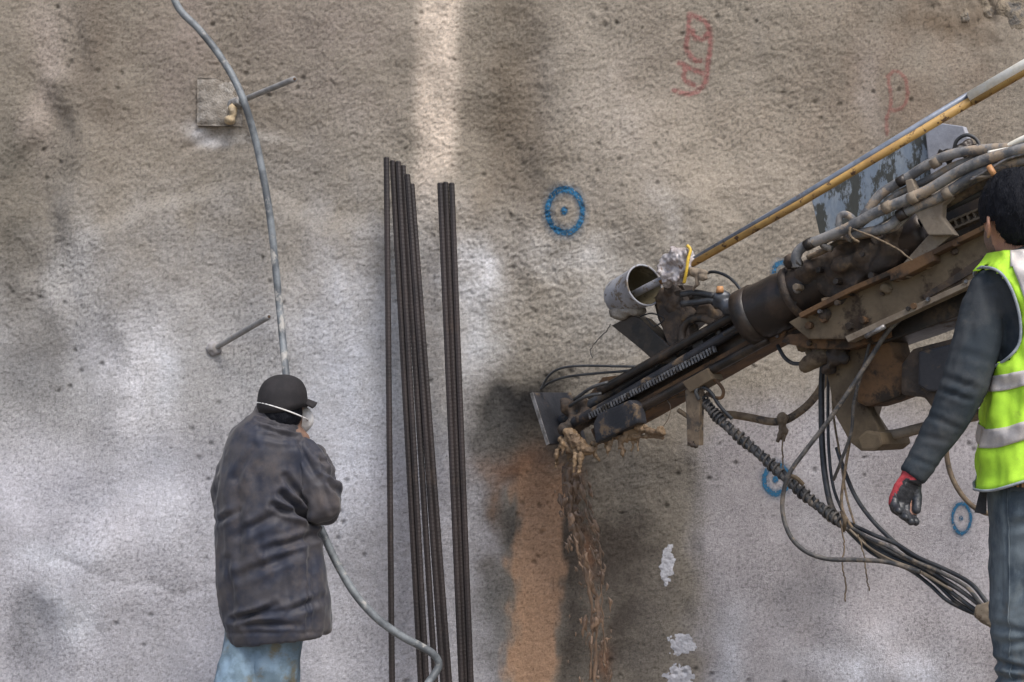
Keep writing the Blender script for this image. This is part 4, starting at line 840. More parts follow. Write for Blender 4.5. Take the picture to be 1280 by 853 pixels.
loose('hanging_cord', 'dark cord crossing behind the grey hose loop', 'cord', [(1090, 415, 4.95), (1082, 450, 4.98), (1068, 500, 5.0), (1064, 540, 5.02), (1052, 575, 5.05), (1042, 600, 5.1)], .006, 'cable')
loose('hanging_cord', 'long muddy cord running from the bracket down past the hanging arm', 'cord', [(1070, 490, 5.1), (1064, 540, 5.1), (1056, 590, 5.1), (1052, 630, 5.1), (1062, 655, 5.05), (1082, 680, 5.0)], .0055, 'rope')
loose('black_hose', 'black hose curving right of the cords into the bundle', 'hose', [(1046, 560, 5.2), (1056, 590, 5.15), (1070, 622, 5.08), (1090, 650, 5.0), (1115, 675, 4.94), (1140, 695, 4.88), (1175, 715, 4.8)], .008, 'hose_black')
loose('brown_hose', 'light brown hose looping down behind the left arm of the man in jeans', 'hose', [(1215, 470, 4.7), (1190, 520, 4.7), (1183, 556, 4.7), (1187, 588, 4.7), (1199, 614, 4.68), (1216, 633, 4.66), (1235, 642, 4.64), (1265, 644, 4.6)], .0088, 'hose_brown')
loose('black_hose', 'short black hose stub curving up from the start of the bundle', 'hose', [(874, 500, 5.5), (870, 490, 5.5), (876, 484, 5.5), (888, 490, 5.48), (900, 508, 5.46), (915, 524, 5.44)], .0075, 'hose_black')
loose('frayed_string', 'frayed string hanging lowest below the bundle', 'string', [(1050, 650, 5.0), (1055, 680, 5.0), (1053, 705, 5.0), (1057, 728, 5.0), (1056, 752, 5.0)], .0028, 'rope', 8, .0025, 6)
loose('frayed_string', 'short frayed string hanging right of the lowest one', 'string', [(1072, 668, 4.97), (1080, 695, 4.97), (1083, 722, 4.97), (1087, 738, 4.97)], .0026, 'rope', 8, .0025, 6)
rg = wobbly('knotted_rag', MB().ell(P(978, 524, 5.42), (.022, .02, .028)).tube([P(978, 528, 5.42), P(975, 545, 5.42), P(971, 553, 5.42)], [.014, .012, .008], 8).tube([P(980, 530, 5.42), P(982, 542, 5.42), P(979, 552, 5.42)], [.010, .009, .005], 8), .004, .008, 60, M['hose_brown'], None, 1, 4)
tag(rg, 'muddy rag knotted round the thick brown hose', 'rag')
loose('frayed_string', 'string hanging from the knotted rag to the taped bundle', 'string', [(979, 535, 5.42), (978, 560, 5.41), (979, 580, 5.4), (978, 592, 5.38)], .0032, 'rope', 8, .002, 6)

# ================================================================ FALLING MUDDY WATER
mb = MB(); random.seed(33)
paths = [[(712, 578), (714, 605), (718, 640), (728, 680), (738, 720), (746, 760), (744, 810), (742, 870)], [(722, 585), (732, 625), (744, 668), (752, 706), (752, 760), (757, 830)], [(708, 585), (711, 625), (717, 665), (730, 712), (738, 760), (738, 850)]]
for k_, pa in enumerate(paths):
    cc_ = catmull([Vector((x, y, 0)) for x, y in pa], 12)
    sh = [P(q.x + random.gauss(0, 1.0), q.y, 6.12 - .02 * k_) for q in cc_[::2]]; m_ = len(sh)
    mb.tube(sh, [(max(.004, (.020, .008, .012)[k_] * (1 - .55 * i / m_) * random.uniform(.45, 1.25)), .005) for i in range(m_)], 8, flat=(1, 0, 0))
    for _ in range((60, 34, 40)[k_]):
        t = random.random() ** 1.25; i = min(int(t * (len(cc_) - 2)), len(cc_) - 3); q = cc_[i]; d_ = (cc_[i + 2] - cc_[i]).normalized()
        q = q + Vector((random.gauss(0, 4.5 + 5 * t), 0, 0)); dd = random.uniform(6.02, 6.16); l = random.uniform(5, 24) * (1 if random.random() < .8 else 1.6); r0 = random.uniform(.004, .013) * (1.25 - .5 * t)
        pts = [P(q.x + d_.x * l * u + random.gauss(0, 1.2), q.y + d_.y * l * u, dd) for u in (0, .33, .66, 1)]
        mb.tube(pts, [(r0 * .3, r0 * .3), (r0 * 1.1, r0 * .7), (r0 * random.uniform(.5, 1.2), r0 * .6), (r0 * .25, r0 * .25)], 7, flat=(1, 0, 0))
vv, ff, nn = mb.fused(.0042, 1); vv = vv + nn * (.007 * fb3(vv * np.array([45, 45, 20]), 4, 3))[:, None]
for _ in range(70):
    t = random.random(); c = P(712 + 45 * t + random.gauss(0, 12), 590 + 290 * t + random.gauss(0, 20), random.uniform(5.95, 6.15)); e = MB().ell(c, (.003, .003, random.uniform(.004, .012)), nu=6, nv=4)
    k = len(vv); vv = np.vstack([vv, np.array([tuple(q) for q in e.v])]); ff = list(ff) + [tuple(i + k for i in f) for f in e.f]
M['slurry'] = mat('brown_slurry', (.22, .145, .095), (.12, .082, .057), (.30, .21, .15), sc=12, sc3=16, a3=(.56, .66), rough=.35, bsc=60, bump=.6, bd=.006, stretch=(1, 1, .35))
o = obj('falling_slurry', vv, ff, M['slurry']); tag(o, 'brown muddy water and clods falling from the bore hole', 'muddy water', kind='stuff')

# ================================================================ PEOPLE
def yaw(v, deg):
    r = math.radians(deg); return Vector((v[0] * math.cos(r) - v[1] * math.sin(r), v[0] * math.sin(r) + v[1] * math.cos(r), v[2] if len(v) > 2 else 0))
def cloth(name, mb, voxel, m, parent, folds, iters=3, seed=1, mask=None):
    """fused garment with folds: list of (amplitude, scale vector, seed)"""
    v, f, n = mb.fused(voxel, iters)
    d = np.zeros(len(v))
    for amp, sc, sd_ in folds:
        w = fb3(v * np.array(sc), sd_, 2); d += amp * (1 - 2.2 * np.abs(w))      # ridged: creases
    if mask is not None: d *= mask(v)
    v = v + n * d[:, None]
    return obj(name, v, f, m, parent)
def head_parts(c, f, s, r=(.078, .098, .118)):
    """c centre, f facing, s the person's right; skull, jaw, nose, ears"""
    R = Matrix((s, f, Vector((0, 0, 1)))).transposed(); mb = MB(); U_ = Vector((0, 0, 1))
    mb.ell(c + U_ * .015 - f * .008, (r[0], r[1], r[2] * .88), R); mb.ell(c + f * .028 - U_ * .05, (.058, .068, .066), R)
    mb.tube([c + f * .090 + U_ * .02, c + f * .108 - U_ * .018, c + f * .098 - U_ * .03], [.009, .015, .012], 10)                 # nose
    mb.ell(c + f * .088 - U_ * .058, (.024, .010, .006), R); mb.ell(c + f * .086 - U_ * .068, (.021, .010, .006), R)           # lips
    for sg in (-1, 1):
        mb.ell(c + f * .082 + s * .031 * sg + U_ * .012, (.013, .010, .008), R); mb.ell(c + f * .086 + s * .031 * sg + U_ * .032, (.022, .008, .006), R)
    return mb
def ear(c, f, s, sg, m, parent):
    e = c + s * (.080 * sg) - f * .004 - Vector((0, 0, .034)); U_ = Vector((0, 0, 1)); bk = (-f * .8 + s * .6 * sg).normalized()
    pts = [e + f * .004 - U_ * .024, e + bk * .010 - U_ * .018, e + bk * .021 + U_ * .002, e + bk * .022 + U_ * .018, e + bk * .010 + U_ * .031, e + f * .004 + U_ * .022]
    mb = MB().tube(catmull(pts, 6), .0052, 8).ell(e + bk * .008, (.008, .012, .020))
    v, fa, n = mb.fused(.0025, 3); return obj('ear', v, fa, m, parent)
def hand_parts(w, d, side, pn_, L=.185, curl=.5, thumb=1):
    """w wrist, d pointing direction, side towards the thumb, pn_ palm normal (fingers curl that way): palm, four unequal fingers, thumb"""
    mb = MB(); pl = L * .50; mb.limb([w, w + d * pl * .5, w + d * pl * .92], [(.026, .018), (.040, .017), (.041, .014)], side)
    for k, (o_, ln, rr) in enumerate([(.030, .38, .0088), (.0105, .43, .0092), (-.0105, .40, .0088), (-.030, .31, .0078)]):
        p = w + d * pl * .9 + side * o_; ln *= L; q = [p]; dr = d.copy(); a = curl * (1 + .12 * k)
        for sg, fr in enumerate((.45, .32, .27)):
            dr = (dr * math.cos(a * (.7 + .3 * sg)) + pn_ * math.sin(a * (.7 + .3 * sg))).normalized(); q.append(q[-1] + dr * ln * fr)
        mb.limb(q, [rr * 1.08, rr * 1.02, rr * .95, rr * .85], side, 10)
    p = w + d * pl * .28 + side * .028 * thumb; t1 = (d * .75 + side * thumb * .55 + pn_ * .35).normalized(); t2 = (d * .9 + side * thumb * .05 + pn_ * .5).normalized()
    mb.limb([p, p + t1 * .038, p + t1 * .038 + t2 * .034], [.013, .0108, .0092], side, 10)
    return mb
Zu = Vector((0, 0, 1))

# ---- left worker: dark padded coat, seen from behind, holding the hose
D = 5.5; ppm = F / D
def L(px, py, dd=0.0): return P(px, py, D + dd)
wl = thing('person', 'person seen from behind in black cap and long dirty dark coat, holding the grey hose', 'person', (L(318, 700).x, D + .02, 0))
fL = yaw((0, 1, 0), -24); sL = yaw((1, 0, 0), -24)           # facing the wall, turned a little to the right
hc = L(354, 509)
feetL = [(L(262, 700).x, 5.42), (L(338, 700).x, 5.56)]
hipz = L(330, 770).z
# body: one continuous figure
mb = head_parts(hc, fL, sL); mb.limb([L(350, 545), L(350, 520)], [.06, .058]); mb.limb([L(338, 570), L(334, 640), L(338, 720), L(340, 770)], [(.17, .10), (.15, .10), (.14, .10), (.12, .09)], (1, 0, 0))
armsL = [[L(296, 573), L(279, 620, .02), L(318, 612, .24), L(352, 583, .30)], [L(384, 575), L(407, 630, -.02), L(398, 602, .18), L(386, 596, .24)]]
for a in armsL: mb.limb(a, [.05, .042, .034, .026])
legsL = [[L(316, 780), L(300, 860, -.02), Vector((feetL[0][0], feetL[0][1], .1))], [L(348, 780), L(345, 860, .03), Vector((feetL[1][0], feetL[1][1], .1))]]
for a in legsL: mb.limb(a, [.085, .06, .042])
for (x_, y_) in feetL: mb.limb([Vector((x_, y_ - .04, .06)), Vector((x_, y_, .05)) + fL * .12], [.038, .034])
for w_, d_ in ((L(352, 583, .30), Vector((.7, .1, .2))), (L(386, 596, .24), Vector((-.4, .3, .2)))):
    h_ = hand_parts(w_, d_.normalized(), Zu, Vector((0, 1, 0)), curl=.9); mb.add(h_.v, h_.f)
v_, f_, n_ = mb.fused(.008, 2); obj('body', v_, f_, M['skin_dark'], wl)
# coat
rings = [(513, 347, 23, .080), (522, 345, 26, .085), (533, 342, 34, .10), (546, 338, 46, .125), (562, 336, 53, .14), (585, 334, 57, .148), (612, 331, 60, .152), (640, 331, 61, .155), (665, 333, 61, .158), (690, 336, 63, .162), (715, 339, 65, .165), (740, 342, 66, .168), (765, 347, 65, .170), (785, 349, 63, .170), (796, 350, 61, .166)]
mb = MB().tube([L(c, y + (0 if y < 700 else 0)) for y, c, h, dp in rings], [(h / ppm, dp) for y, c, h, dp in rings], 36, flat=(1, 0, 0))
mb.limb([L(380, 574, -.01), L(393, 600, -.03), L(405, 630, -.05)], [(.072, .075), (.070, .07), (.058, .062)])
mb.limb([L(405, 632, -.04), L(404, 612, .06), L(397, 585, .17), L(394, 578, .20)], [.058, .055, .05, .046])
mb.limb([L(400, 600, .03), L(410, 612, .0), L(408, 640, -.02)], [.045, .05, .045])
mb.ell(L(393, 568, .05), (.035, .05, .03))
mb.limb([L(300, 570), L(287, 594, .0), L(282, 620, .0)], [.060, .056, .05]); mb.limb([L(282, 622), L(300, 616, .16), L(330, 605, .24)], [.052, .05, .045])
def crease(v):
    px, py = project(v[:, 0], v[:, 1], v[:, 2]); return .5 + .9 * sm(540, 600, py)
v_, f_, n_ = mb.fused(.0068, 4)
px_, py_ = project(v_[:, 0], v_[:, 1], v_[:, 2])
# main hand-placed folds: under the arm, across the lower back, vertical down the left side
def fold(x0, y0, x1, y1, w, depth, v=None):
    dx, dy = x1 - x0, y1 - y0; t = np.clip(((px_ - x0) * dx + (py_ - y0) * dy) / (dx * dx + dy * dy), 0, 1)
    d = np.hypot(px_ - x0 - t * dx, py_ - y0 - t * dy) + 2.5 * fb3(v_ * 18, 5, 2); s = (d / w); return depth * (-np.exp(-s * s) + .55 * np.exp(-((s - 1.7) ** 2))) * (.35 + .65 * np.sin(np.pi * np.clip(t, .04, .96)))
dsp = np.zeros(len(v_)); back = (n_[:, 1] < .25)
for q in [(392, 655, 352, 618, 4.5, .024), (392, 650, 340, 632, 4, .015), (388, 640, 356, 596, 4, .014), (398, 668, 330, 690, 5, .012), (350, 640, 300, 668, 6, .009), (372, 690, 300, 720, 6, .008), (345, 757, 295, 775, 4, .013), (300, 772, 352, 763, 4, .010), (360, 765, 400, 748, 5, .009), (306, 780, 372, 782, 4, .007),
          (298, 600, 300, 700, 7, .010), (318, 560, 296, 600, 5, .008), (286, 700, 292, 770, 5, .007), (352, 700, 362, 760, 7, .006), (382, 620, 390, 740, 5, .009), (384, 700, 384, 790, 2.2, .006), (404, 588, 420, 600, 3, .010), (408, 604, 421, 618, 3, .011), (400, 598, 414, 640, 3.5, .007), (398, 573, 404, 580, 3, .012), (372, 556, 398, 602, 4, .009), (330, 545, 372, 552, 4, .007), (325, 536, 368, 548, 2.5, .010), (322, 526, 370, 540, 2, .006), (300, 640, 272, 652, 4, .008), (276, 600, 268, 626, 3, .006)]:
    dsp += 1.45 * fold(*q) * back
for amp, sc, sd_ in ((.007, (8, 8, 6), 5), (.003, (18, 18, 14), 8), (.004, (20, 20, 6), 12)):
    dsp += amp * (1 - 2.2 * np.abs(fb3(v_ * np.array(sc), sd_, 2)))
hem = (py_ > 789) & (py_ < 793); dsp -= .003 * hem
coat = obj('coat', v_ + n_ * dsp[:, None], f_, M['coat'], wl)
# collar stands up round the neck
cl = [(510, 346, 24, .082), (518, 345, 27, .092), (529, 343, 31, .10), (537, 341, 36, .108)]
mb = MB().tube([L(c + (y - 515) * .0, y) + Vector((0, 0, 0)) for y, c, h, dp in cl], [(h / ppm, dp) for y, c, h, dp in cl], 32, flat=(1, 0, 0))
cloth('collar', mb, .006, M['coat'], coat, [(.005, (12, 12, 60), 3)], 2)
# trousers
mb = MB(); mb.limb([L(316, 762), L(308, 800, 0), L(297, 853, -.03), L(278, 940, -.06), Vector((feetL[0][0], feetL[0][1], .12))], [(.085, .11), (.075, .10), (.082, .10), (.078, .09), (.07, .08)], (1, 0, 0))
mb.limb([L(346, 760), L(343, 800), L(340, 853, .01), L(338, 940, .02), Vector((feetL[1][0], feetL[1][1], .12))], [(.115, .12), (.102, .11), (.098, .10), (.082, .09), (.072, .08)], (1, 0, 0)); mb.ell(L(334, 750), (.13, .11, .10))
cloth('trousers', mb, .009, M['trousers'], wl, [(.008, (8, 8, 9), 4), (.006, (22, 22, 8), 9)], 3)
for (x_, y_) in feetL:
    b0 = Vector((x_, y_, 0)); mb = MB().limb([b0 + Vector((0, -.06, .05)), b0 + fL * .10 + Zu * .045, b0 + fL * .20 + Zu * .035], [(.045, .048), (.05, .045), (.042, .035)], sL).limb([b0 + Zu * .05, b0 + Zu * .20], [.055, .055])
    v_, f_, n_ = mb.fused(.008, 2); v_[:, 2] = np.maximum(v_[:, 2], .0); obj('boot', v_, f_, M['boot'], wl)
# hair, cap with visor, mask and strap
RL = Matrix((sL, fL, Zu)).transposed()
wobbly('hair', MB().ell(hc - fL * .018 - Zu * .020, (.083, .090, .085), RL), .006, .004, 60, M['hair'], wl, 1, 4)
mb = MB(); n = 30; vv = []; ff = []
for j in range(13):
    ph = j / 12 * 1.72
    for i in range(n):
        t = 2 * math.pi * i / n; rad = math.sin(min(ph, 1.5)) ** .82; z_ = .108 * (max(0, math.cos(ph)) ** .75) if ph < 1.45 else .108 * math.cos(1.45) ** .75 - (ph - 1.45) * .15
        r1 = 1 + .012 * math.sin(3 * t + 1) + (0.02 if j == 11 else 0)
        vv.append(hc + Zu * (.018 + z_) + sL * .092 * rad * r1 * math.cos(t) + fL * (.106 * rad * r1 * math.sin(t) - .006) - fL * .0 + Zu * (-.022 * max(0, -math.sin(t)) * (ph / 1.7)))
for j in range(12):
    for i in range(n): ff.append((j * n + i, (j + 1) * n + i, (j + 1) * n + (i + 1) % n, j * n + (i + 1) % n))
cp = obj('cap', vv, ff, M['cap'], wl); sdm = cp.modifiers.new('thickness', 'SOLIDIFY'); sdm.thickness = .005
cap_dir = (fL * .55 + sL * .83).normalized(); cs = cap_dir.cross(Zu)
cap_dir = fL * .86 + sL * .50; cap_dir.normalize(); cs = cap_dir.cross(Zu)
vz = []
for j in range(7):
    for i in range(13):
        a = (i / 12 - .5) * 2; rr = .086 + j / 6 * .050 * (1 - .25 * a * a); vz.append(hc + Zu * (.036 - .010 * j / 6 - .020 * a * a - .006 * (j / 6) ** 2) + cap_dir * rr * math.cos(a * .85) * (.98) + cs * rr * math.sin(a * .85))
ff = [(j * 13 + i, j * 13 + i + 1, (j + 1) * 13 + i + 1, (j + 1) * 13 + i) for j in range(6) for i in range(12)]
vi = obj('visor', vz, ff, M['cap'], cp); sdm = vi.modifiers.new('thickness', 'SOLIDIFY'); sdm.thickness = .008
mk = hc + fL * .090 - Zu * .048 + sL * .020; wobbly('dust_mask', MB().ell(mk, (.058, .040, .055), RL), .005, .003, 40, M['mask'], wl, 1, 4)
strap = []
for i in range(40):
    t = 2 * math.pi * i / 39; q = sL * .0915 * math.cos(t) + fL * .107 * math.sin(t); strap.append(hc + q + Zu * (-.018 - .018 * math.sin(t) - .022 * (q.x / .09)) - fL * .004)
MB().tube(strap, (.0030), 6).build('mask_strap', M['mask'], wl)

# ---- right worker: hi-vis vest, jeans, seen from behind at the right edge
D = 4.0; ppm = F / D
foot_z = L(1300, 958).z
wr = thing('person', 'person seen from behind in fluorescent yellow vest, grey sweatshirt and blue jeans', 'person', (L(1318, 700).x, D, foot_z))
fR = yaw((0, 1, 0), 17); sR = yaw((1, 0, 0), 17)            # looks away and to the left
fT = yaw((0, 1, 0), 10); sT = yaw((1, 0, 0), 10)
hc2 = L(1265, 272)
tr2 = [(316, 1276, 34, .070), (326, 1285, 50, .085), (338, 1298, 73, .10), (352, 1308, 86, .115), (375, 1314, 84, .125), (410, 1318, 76, .13), (450, 1318, 77, .132), (500, 1318, 80, .132), (550, 1318, 84, .135), (600, 1318, 87, .14)]
def tz(y, a):
    ys = [r[0] for r in tr2]; return float(np.interp(y, ys, [r[a] for r in tr2]))
def tsurf(y, th, off_=0.0):
    """point on the trunk at photo height y; th=pi is the person's left side, -pi/2 the back"""
    c = L(tz(y, 1), y); a = tz(y, 2) / ppm + off_; b = tz(y, 3) + off_
    ct, st_ = math.cos(th), math.sin(th); e = .82
    return c + sT * a * abs(ct) ** e * (1 if ct > 0 else -1) + fT * b * abs(st_) ** e * (1 if st_ > 0 else -1)
armR = [L(1234, 366, .0), L(1226, 420, -.01), L(1207, 482, -.02), L(1189, 520, -.01), L(1163, 560, .0), L(1142, 593, .0)]
armR2 = [L(1398, 366), L(1412, 430), L(1420, 485), L(1415, 540, .08), L(1408, 590, .16)]
hd = Vector((-.33, .10, -.93)).normalized(); hs_ = Vector((.90, .28, -.33)); hs_ = (hs_ - hd * hs_.dot(hd)).normalized(); hn = hd.cross(hs_).normalized()
if hn.y > 0: hn = -hn
mb = head_parts(hc2, fR, sR); mb.limb([L(1284, 345), L(1268, 305)], [(.062, .062), (.056, .058)]); mb.limb([L(1310, 372), L(1318, 450), L(1318, 600)], [(.165, .09), (.14, .10), (.155, .11)], (1, 0, 0))
mb.limb(armR, [.042, .042, .038, .034, .028, .022]); mb.limb(armR2, [.042, .042, .038, .030, .024])
for cx in (1280, 1356): mb.limb([L(cx, 640), L(cx + 2, 790), Vector((L(cx, 700).x, D, foot_z + .1))], [.08, .055, .04])
for cx in (1278, 1360): mb.limb([Vector((L(cx, 700).x, D - .04, foot_z + .05)), Vector((L(cx - 8, 700).x, D + .14, foot_z + .045))], [.036, .032])
h_ = hand_parts(L(1141, 597), hd, hs_, hn, .165, .72, .55); mb.add(h_.v, h_.f)
h_ = hand_parts(L(1408, 592, .16), Vector((0, .3, -.95)).normalized(), Vector((-1, 0, 0)), Vector((0, -1, 0)), .18, .4); mb.add(h_.v, h_.f)
v_, f_, n_ = mb.fused(.0075, 2)
px_, py_ = project(v_[:, 0], v_[:, 1], v_[:, 2]); fc = np.array([sum(v_[i][k] for i in f[:4]) / 4 for f in f_ for k in range(3)]).reshape(-1, 3)
rel = fc - np.array(hc2); ff_ = rel @ np.array(fR); beard = (rel[:, 2] < -.035) & (rel[:, 2] > -.14) & (ff_ > .018)
obj('body', v_, f_, None, wr, mats=[M['skin'], M['stubble']], midx=beard.astype(int))
ear(hc2, fR, sR, -1, M['skin'], wr); ear(hc2, fR, sR, 1, M['skin'], wr)
RR = Matrix((sR, fR, Zu)).transposed()
# hair: cap of hair with short strands
mb = MB().ell(hc2 - fR * .014 + Zu * .026, (.095, .110, .114), RR).ell(hc2 - fR * .034 - Zu * .02, (.074, .080, .070), RR)
v_, f_, n_ = mb.fused(.005, 2); v_ = v_ + n_ * (.006 * fb3(v_ * np.array([70, 70, 22]), 5, 3))[:, None]
rel = v_ - np.array(hc2); face = (rel @ np.array(fR) > .050) & (rel[:, 2] < .065)
low = rel @ np.array(fR) > -.030
keep = ~(face | (low & (rel[:, 2] < -.02)))
f2 = [f for f in f_ if all(keep[i] for i in f)]; us = sorted({i for f in f2 for i in f}); mp_ = {u: i for i, u in enumerate(us)}
hair = obj('hair', v_[us], [tuple(mp_[i] for i in f) for f in f2], M['hair'], wr)
sv = []; sf = []; nsel = rng.choice(len(us), 1900)
for q in nsel:
    p = v_[us[q]]; nm = n_[us[q]]; dn = np.array([0, 0, -1.0]) - nm * (-nm[2]); dn = dn / (np.linalg.norm(dn) + 1e-6); dr = nm * .35 + dn * .9 + rng.normal(0, .25, 3); dr /= np.linalg.norm(dr); sd2 = np.cross(dr, nm); sd2 /= np.linalg.norm(sd2) + 1e-9
    ln = .012 + .008 * rng.random(); k = len(sv); w = .0009
    sv += [p - nm * .001 - sd2 * w, p - nm * .001 + sd2 * w, p + dr * ln]; sf.append((k, k + 1, k + 2))
o = obj('hair_strands', np.array(sv), sf, M['hair'], hair); o['kind'] = 'stuff'
# sweatshirt: trunk and sleeves
mb = MB(); n = 40; ysr = [318, 326, 338, 352, 375, 410, 450, 500, 550, 590]
rows = [[tsurf(y, 2 * math.pi * i / n, -.012) for i in range(n)] for y in ysr]
vv = [p for r in rows for p in r]; ff = [(j * n + i, j * n + (i + 1) % n, (j + 1) * n + (i + 1) % n, (j + 1) * n + i) for j in range(len(ysr) - 1) for i in range(n)] + [tuple(range(n))[::-1], tuple((len(ysr) - 1) * n + i for i in range(n))]
mb.add(vv, ff)
mb.limb([L(1240, 362), L(1231, 385), L(1224, 420, -.01), L(1207, 478, -.02), L(1190, 516, -.01), L(1164, 558)], [.060, .064, .066, .065, .056, .044]); mb.tube([L(1164, 558), L(1150, 581), L(1140, 596)], [.043, .040, .037], 16)
mb.limb([L(1388, 366), L(1404, 430), L(1416, 485), L(1414, 540, .08)], [.068, .066, .062, .048]); mb.limb([L(1414, 540, .08), L(1408, 586, .15)], [.048, .038])
v_, f_, n_ = mb.fused(.0062, 3); px_, py_ = project(v_[:, 0], v_[:, 1], v_[:, 2]); dsp = np.zeros(len(v_)); back = 1
for q in [(1178, 470, 1222, 486, 5, .007), (1176, 488, 1212, 500, 4, .008), (1182, 500, 1215, 478, 4, .005), (1160, 520, 1198, 536, 4, .005), (1150, 545, 1184, 552, 4, .004), (1200, 440, 1240, 452, 6, .004), (1212, 360, 1216, 440, 6, .003), (1138, 572, 1168, 584, 3, .004), (1230, 350, 1244, 420, 5, .004)]: dsp += .75 * fold(*q)
for amp, sc, sd_ in ((.003, (9, 9, 9), 5), (.0012, (30, 30, 30), 8)): dsp += amp * (1 - 2.2 * np.abs(fb3(v_ * np.array(sc), sd_, 2)))
obj('sweatshirt', v_ + n_ * dsp[:, None], f_, M['sweat'], wr)
mb = MB().tube([L(1275, 330), L(1271, 320), L(1268, 312)], [(.098, .088), (.080, .078), (.072, .072)], 28, flat=(1, 0, 0))
cloth('sweatshirt_collar', mb, .006, M['sweat'], wr, [(.002, (12, 12, 40), 3)], 2)
g = hand_parts(L(1408, 589, .16), Vector((0, .3, -.95)).normalized(), Vector((-1, 0, 0)), Vector((0, -1, 0)), .185, .4); g.tube([L(1408, 582, .15), L(1408, 596, .16)], [.030, .030], 12)
v_, f_, n_ = g.fused(.004, 1); v_ = v_ + n_ * .005; obj('glove', v_, f_, M['glove_black'], wr)
# glove: red knit back, black coated palm and fingers
g = hand_parts(L(1141, 594), hd, hs_, hn, .172, .72, .55); g.tube([L(1143, 588), L(1138, 602)], [.027, .027], 12)
gv2 = MB(); gv2.v = g.v; gv2.f = g.f
v_, f_, n_ = gv2.fused(.0035, 1); v_ = v_ + n_ * (.0042 + .0012 * fb3(v_ * 90, 4, 2))[:, None]
fc = np.array([[sum(v_[i][k] for i in f[:4]) / 4 for k in range(3)] for f in f_]); px_, py_ = project(fc[:, 0], fc[:, 1], fc[:, 2])
ln_ = (px_ - 1137) + (py_ - 596) * .62; red = (ln_ < -4 + 4 * fb3(fc * 60, 3, 2)) & (py_ < 644) | (py_ < 600 + 3 * fb3(fc * 50, 9, 2))
obj('glove', v_, f_, None, wr, mats=[M['glove_black'], M['glove_red']], midx=red.astype(int))
# vest
n = 120; ysv = [316, 320, 325, 331, 338, 345, 352, 360, 368] + list(range(378, 600, 8)) + [598, 604]
def hole(y, th):
    d = abs((th % (2 * math.pi)) - math.pi); lim = float(np.interp(y, [334, 340, 350, 370, 400, 430, 446, 456], [0, .45, .62, .68, .66, .60, .42, 0])); 
    d2 = min(th % (2 * math.pi), 2 * math.pi - th % (2 * math.pi)); return (d < lim and 334 < y < 456) or (d2 < lim and 334 < y < 456)
def hem(th): return 579 + 27 * max(0, math.cos(th - math.pi)) ** 2
def vpt(y, th, off_):
    yy = 316 + (y - 316) * ((hem(th) - 316) / (598 - 316)); w = .004 * math.sin(9 * th + y * .02) + .010 * float(pn2(th * 2.6, y / 26., 4)) + .005 * float(pn2(th * 7, y / 14. + th * 3, 6)) * min(1, (y - 316) / 80)
    return tsurf(min(yy, 612), th, off_ + w + .010 * max(0, (y - 500) / 100))
def patch(name, ylist, cond, m, off_, parent):
    vv = []; ff = []; idx = {}
    def g_(j, i):
        k = (j, i % n)
        if k not in idx: idx[k] = len(vv); vv.append(vpt(ylist[j], 2 * math.pi * (i % n) / n, off_))
        return idx[k]
    for j in range(len(ylist) - 1):
        for i in range(n):
            ym = (ylist[j] + ylist[j + 1]) / 2; tm = 2 * math.pi * (i + .5) / n
            if cond(ym, tm): ff.append((g_(j, i), g_(j, i + 1), g_(j + 1, i + 1), g_(j + 1, i)))
    o = obj(name, vv, ff, m, parent); s_ = o.modifiers.new('thickness', 'SOLIDIFY'); s_.thickness = .003 if off_ < .012 else .0012; s_.offset = 1; return o
vest = patch('vest', ysv, lambda y, t: not hole(y, t), M['vest'], .010, wr)
fine = [464 + k * 2 for k in range(80)]
patch('reflective_stripe', [466, 470, 474, 478, 482, 485], lambda y, t: True, M['silver'], .0145, vest)
patch('reflective_stripe', [530, 534, 538, 542, 546, 550, 553], lambda y, t: True, M['silver'], .0145, vest)
def vert(lo_, hi_):
    return lambda y, t: (lo_(y) < t < hi_(y)) and not hole(y, t)
# th between pi and 2*pi is the back: left strap and right strap
patch('reflective_stripe', [y for y in ysv if y < 470], vert(lambda y: 3.93 + (y - 316) * .0011, lambda y: 4.38 - (y - 316) * .0004), M['silver'], .0145, vest)
patch('reflective_stripe', [y for y in ysv if y < 470], vert(lambda y: 5.02, lambda y: 5.46), M['silver'], .0145, vest)
ed = []
ysl = [335, 340, 350, 370, 400, 430, 446, 456]; lm = [0.03, .45, .62, .68, .66, .60, .42, .03]
edge_pts = [vpt(y, math.pi + l_, .016) for y, l_ in zip(ysl, lm)] + [vpt(y, math.pi - l_, .016) for y, l_ in list(zip(ysl, lm))[::-1]]
MB().tube(catmull(edge_pts + [edge_pts[0]], 6), .0042, 8).build('piping', M['piping'], vest)
MB().tube([vpt(604, 2 * math.pi * i / 90, .014) for i in range(91)], .0040, 8).build('piping', M['piping'], vest)
MB().prism([L(x, y, -.03) for x, y in [(1225, 612), (1234, 609), (1233, 643), (1218, 641)]], [L(x, y, -.026) for x, y in [(1225, 612), (1234, 609), (1233, 643), (1218, 641)]]).build('loose_strap', M['black'], vest, smooth=False)
# knitted hem under the vest
nn_ = 96; vv = []; ang = []
for j, y in enumerate((574, 584, 594, 606)):
    for i in range(nn_):
        t = 2 * math.pi * i / nn_; vv.append(tsurf(y, t, -.002 + .0025 * math.sin(t * 62)) + Vector((0, 0, 0))); ang.append(t)
ff = [(j * nn_ + i, j * nn_ + (i + 1) % nn_, (j + 1) * nn_ + (i + 1) % nn_, (j + 1) * nn_ + i) for j in range(3) for i in range(nn_)]
o = obj('sweater_hem', vv, ff, M['knit'], wr); a_ = o.data.attributes.new('ang', 'FLOAT', 'POINT'); a_.data.foreach_set('value', ang)
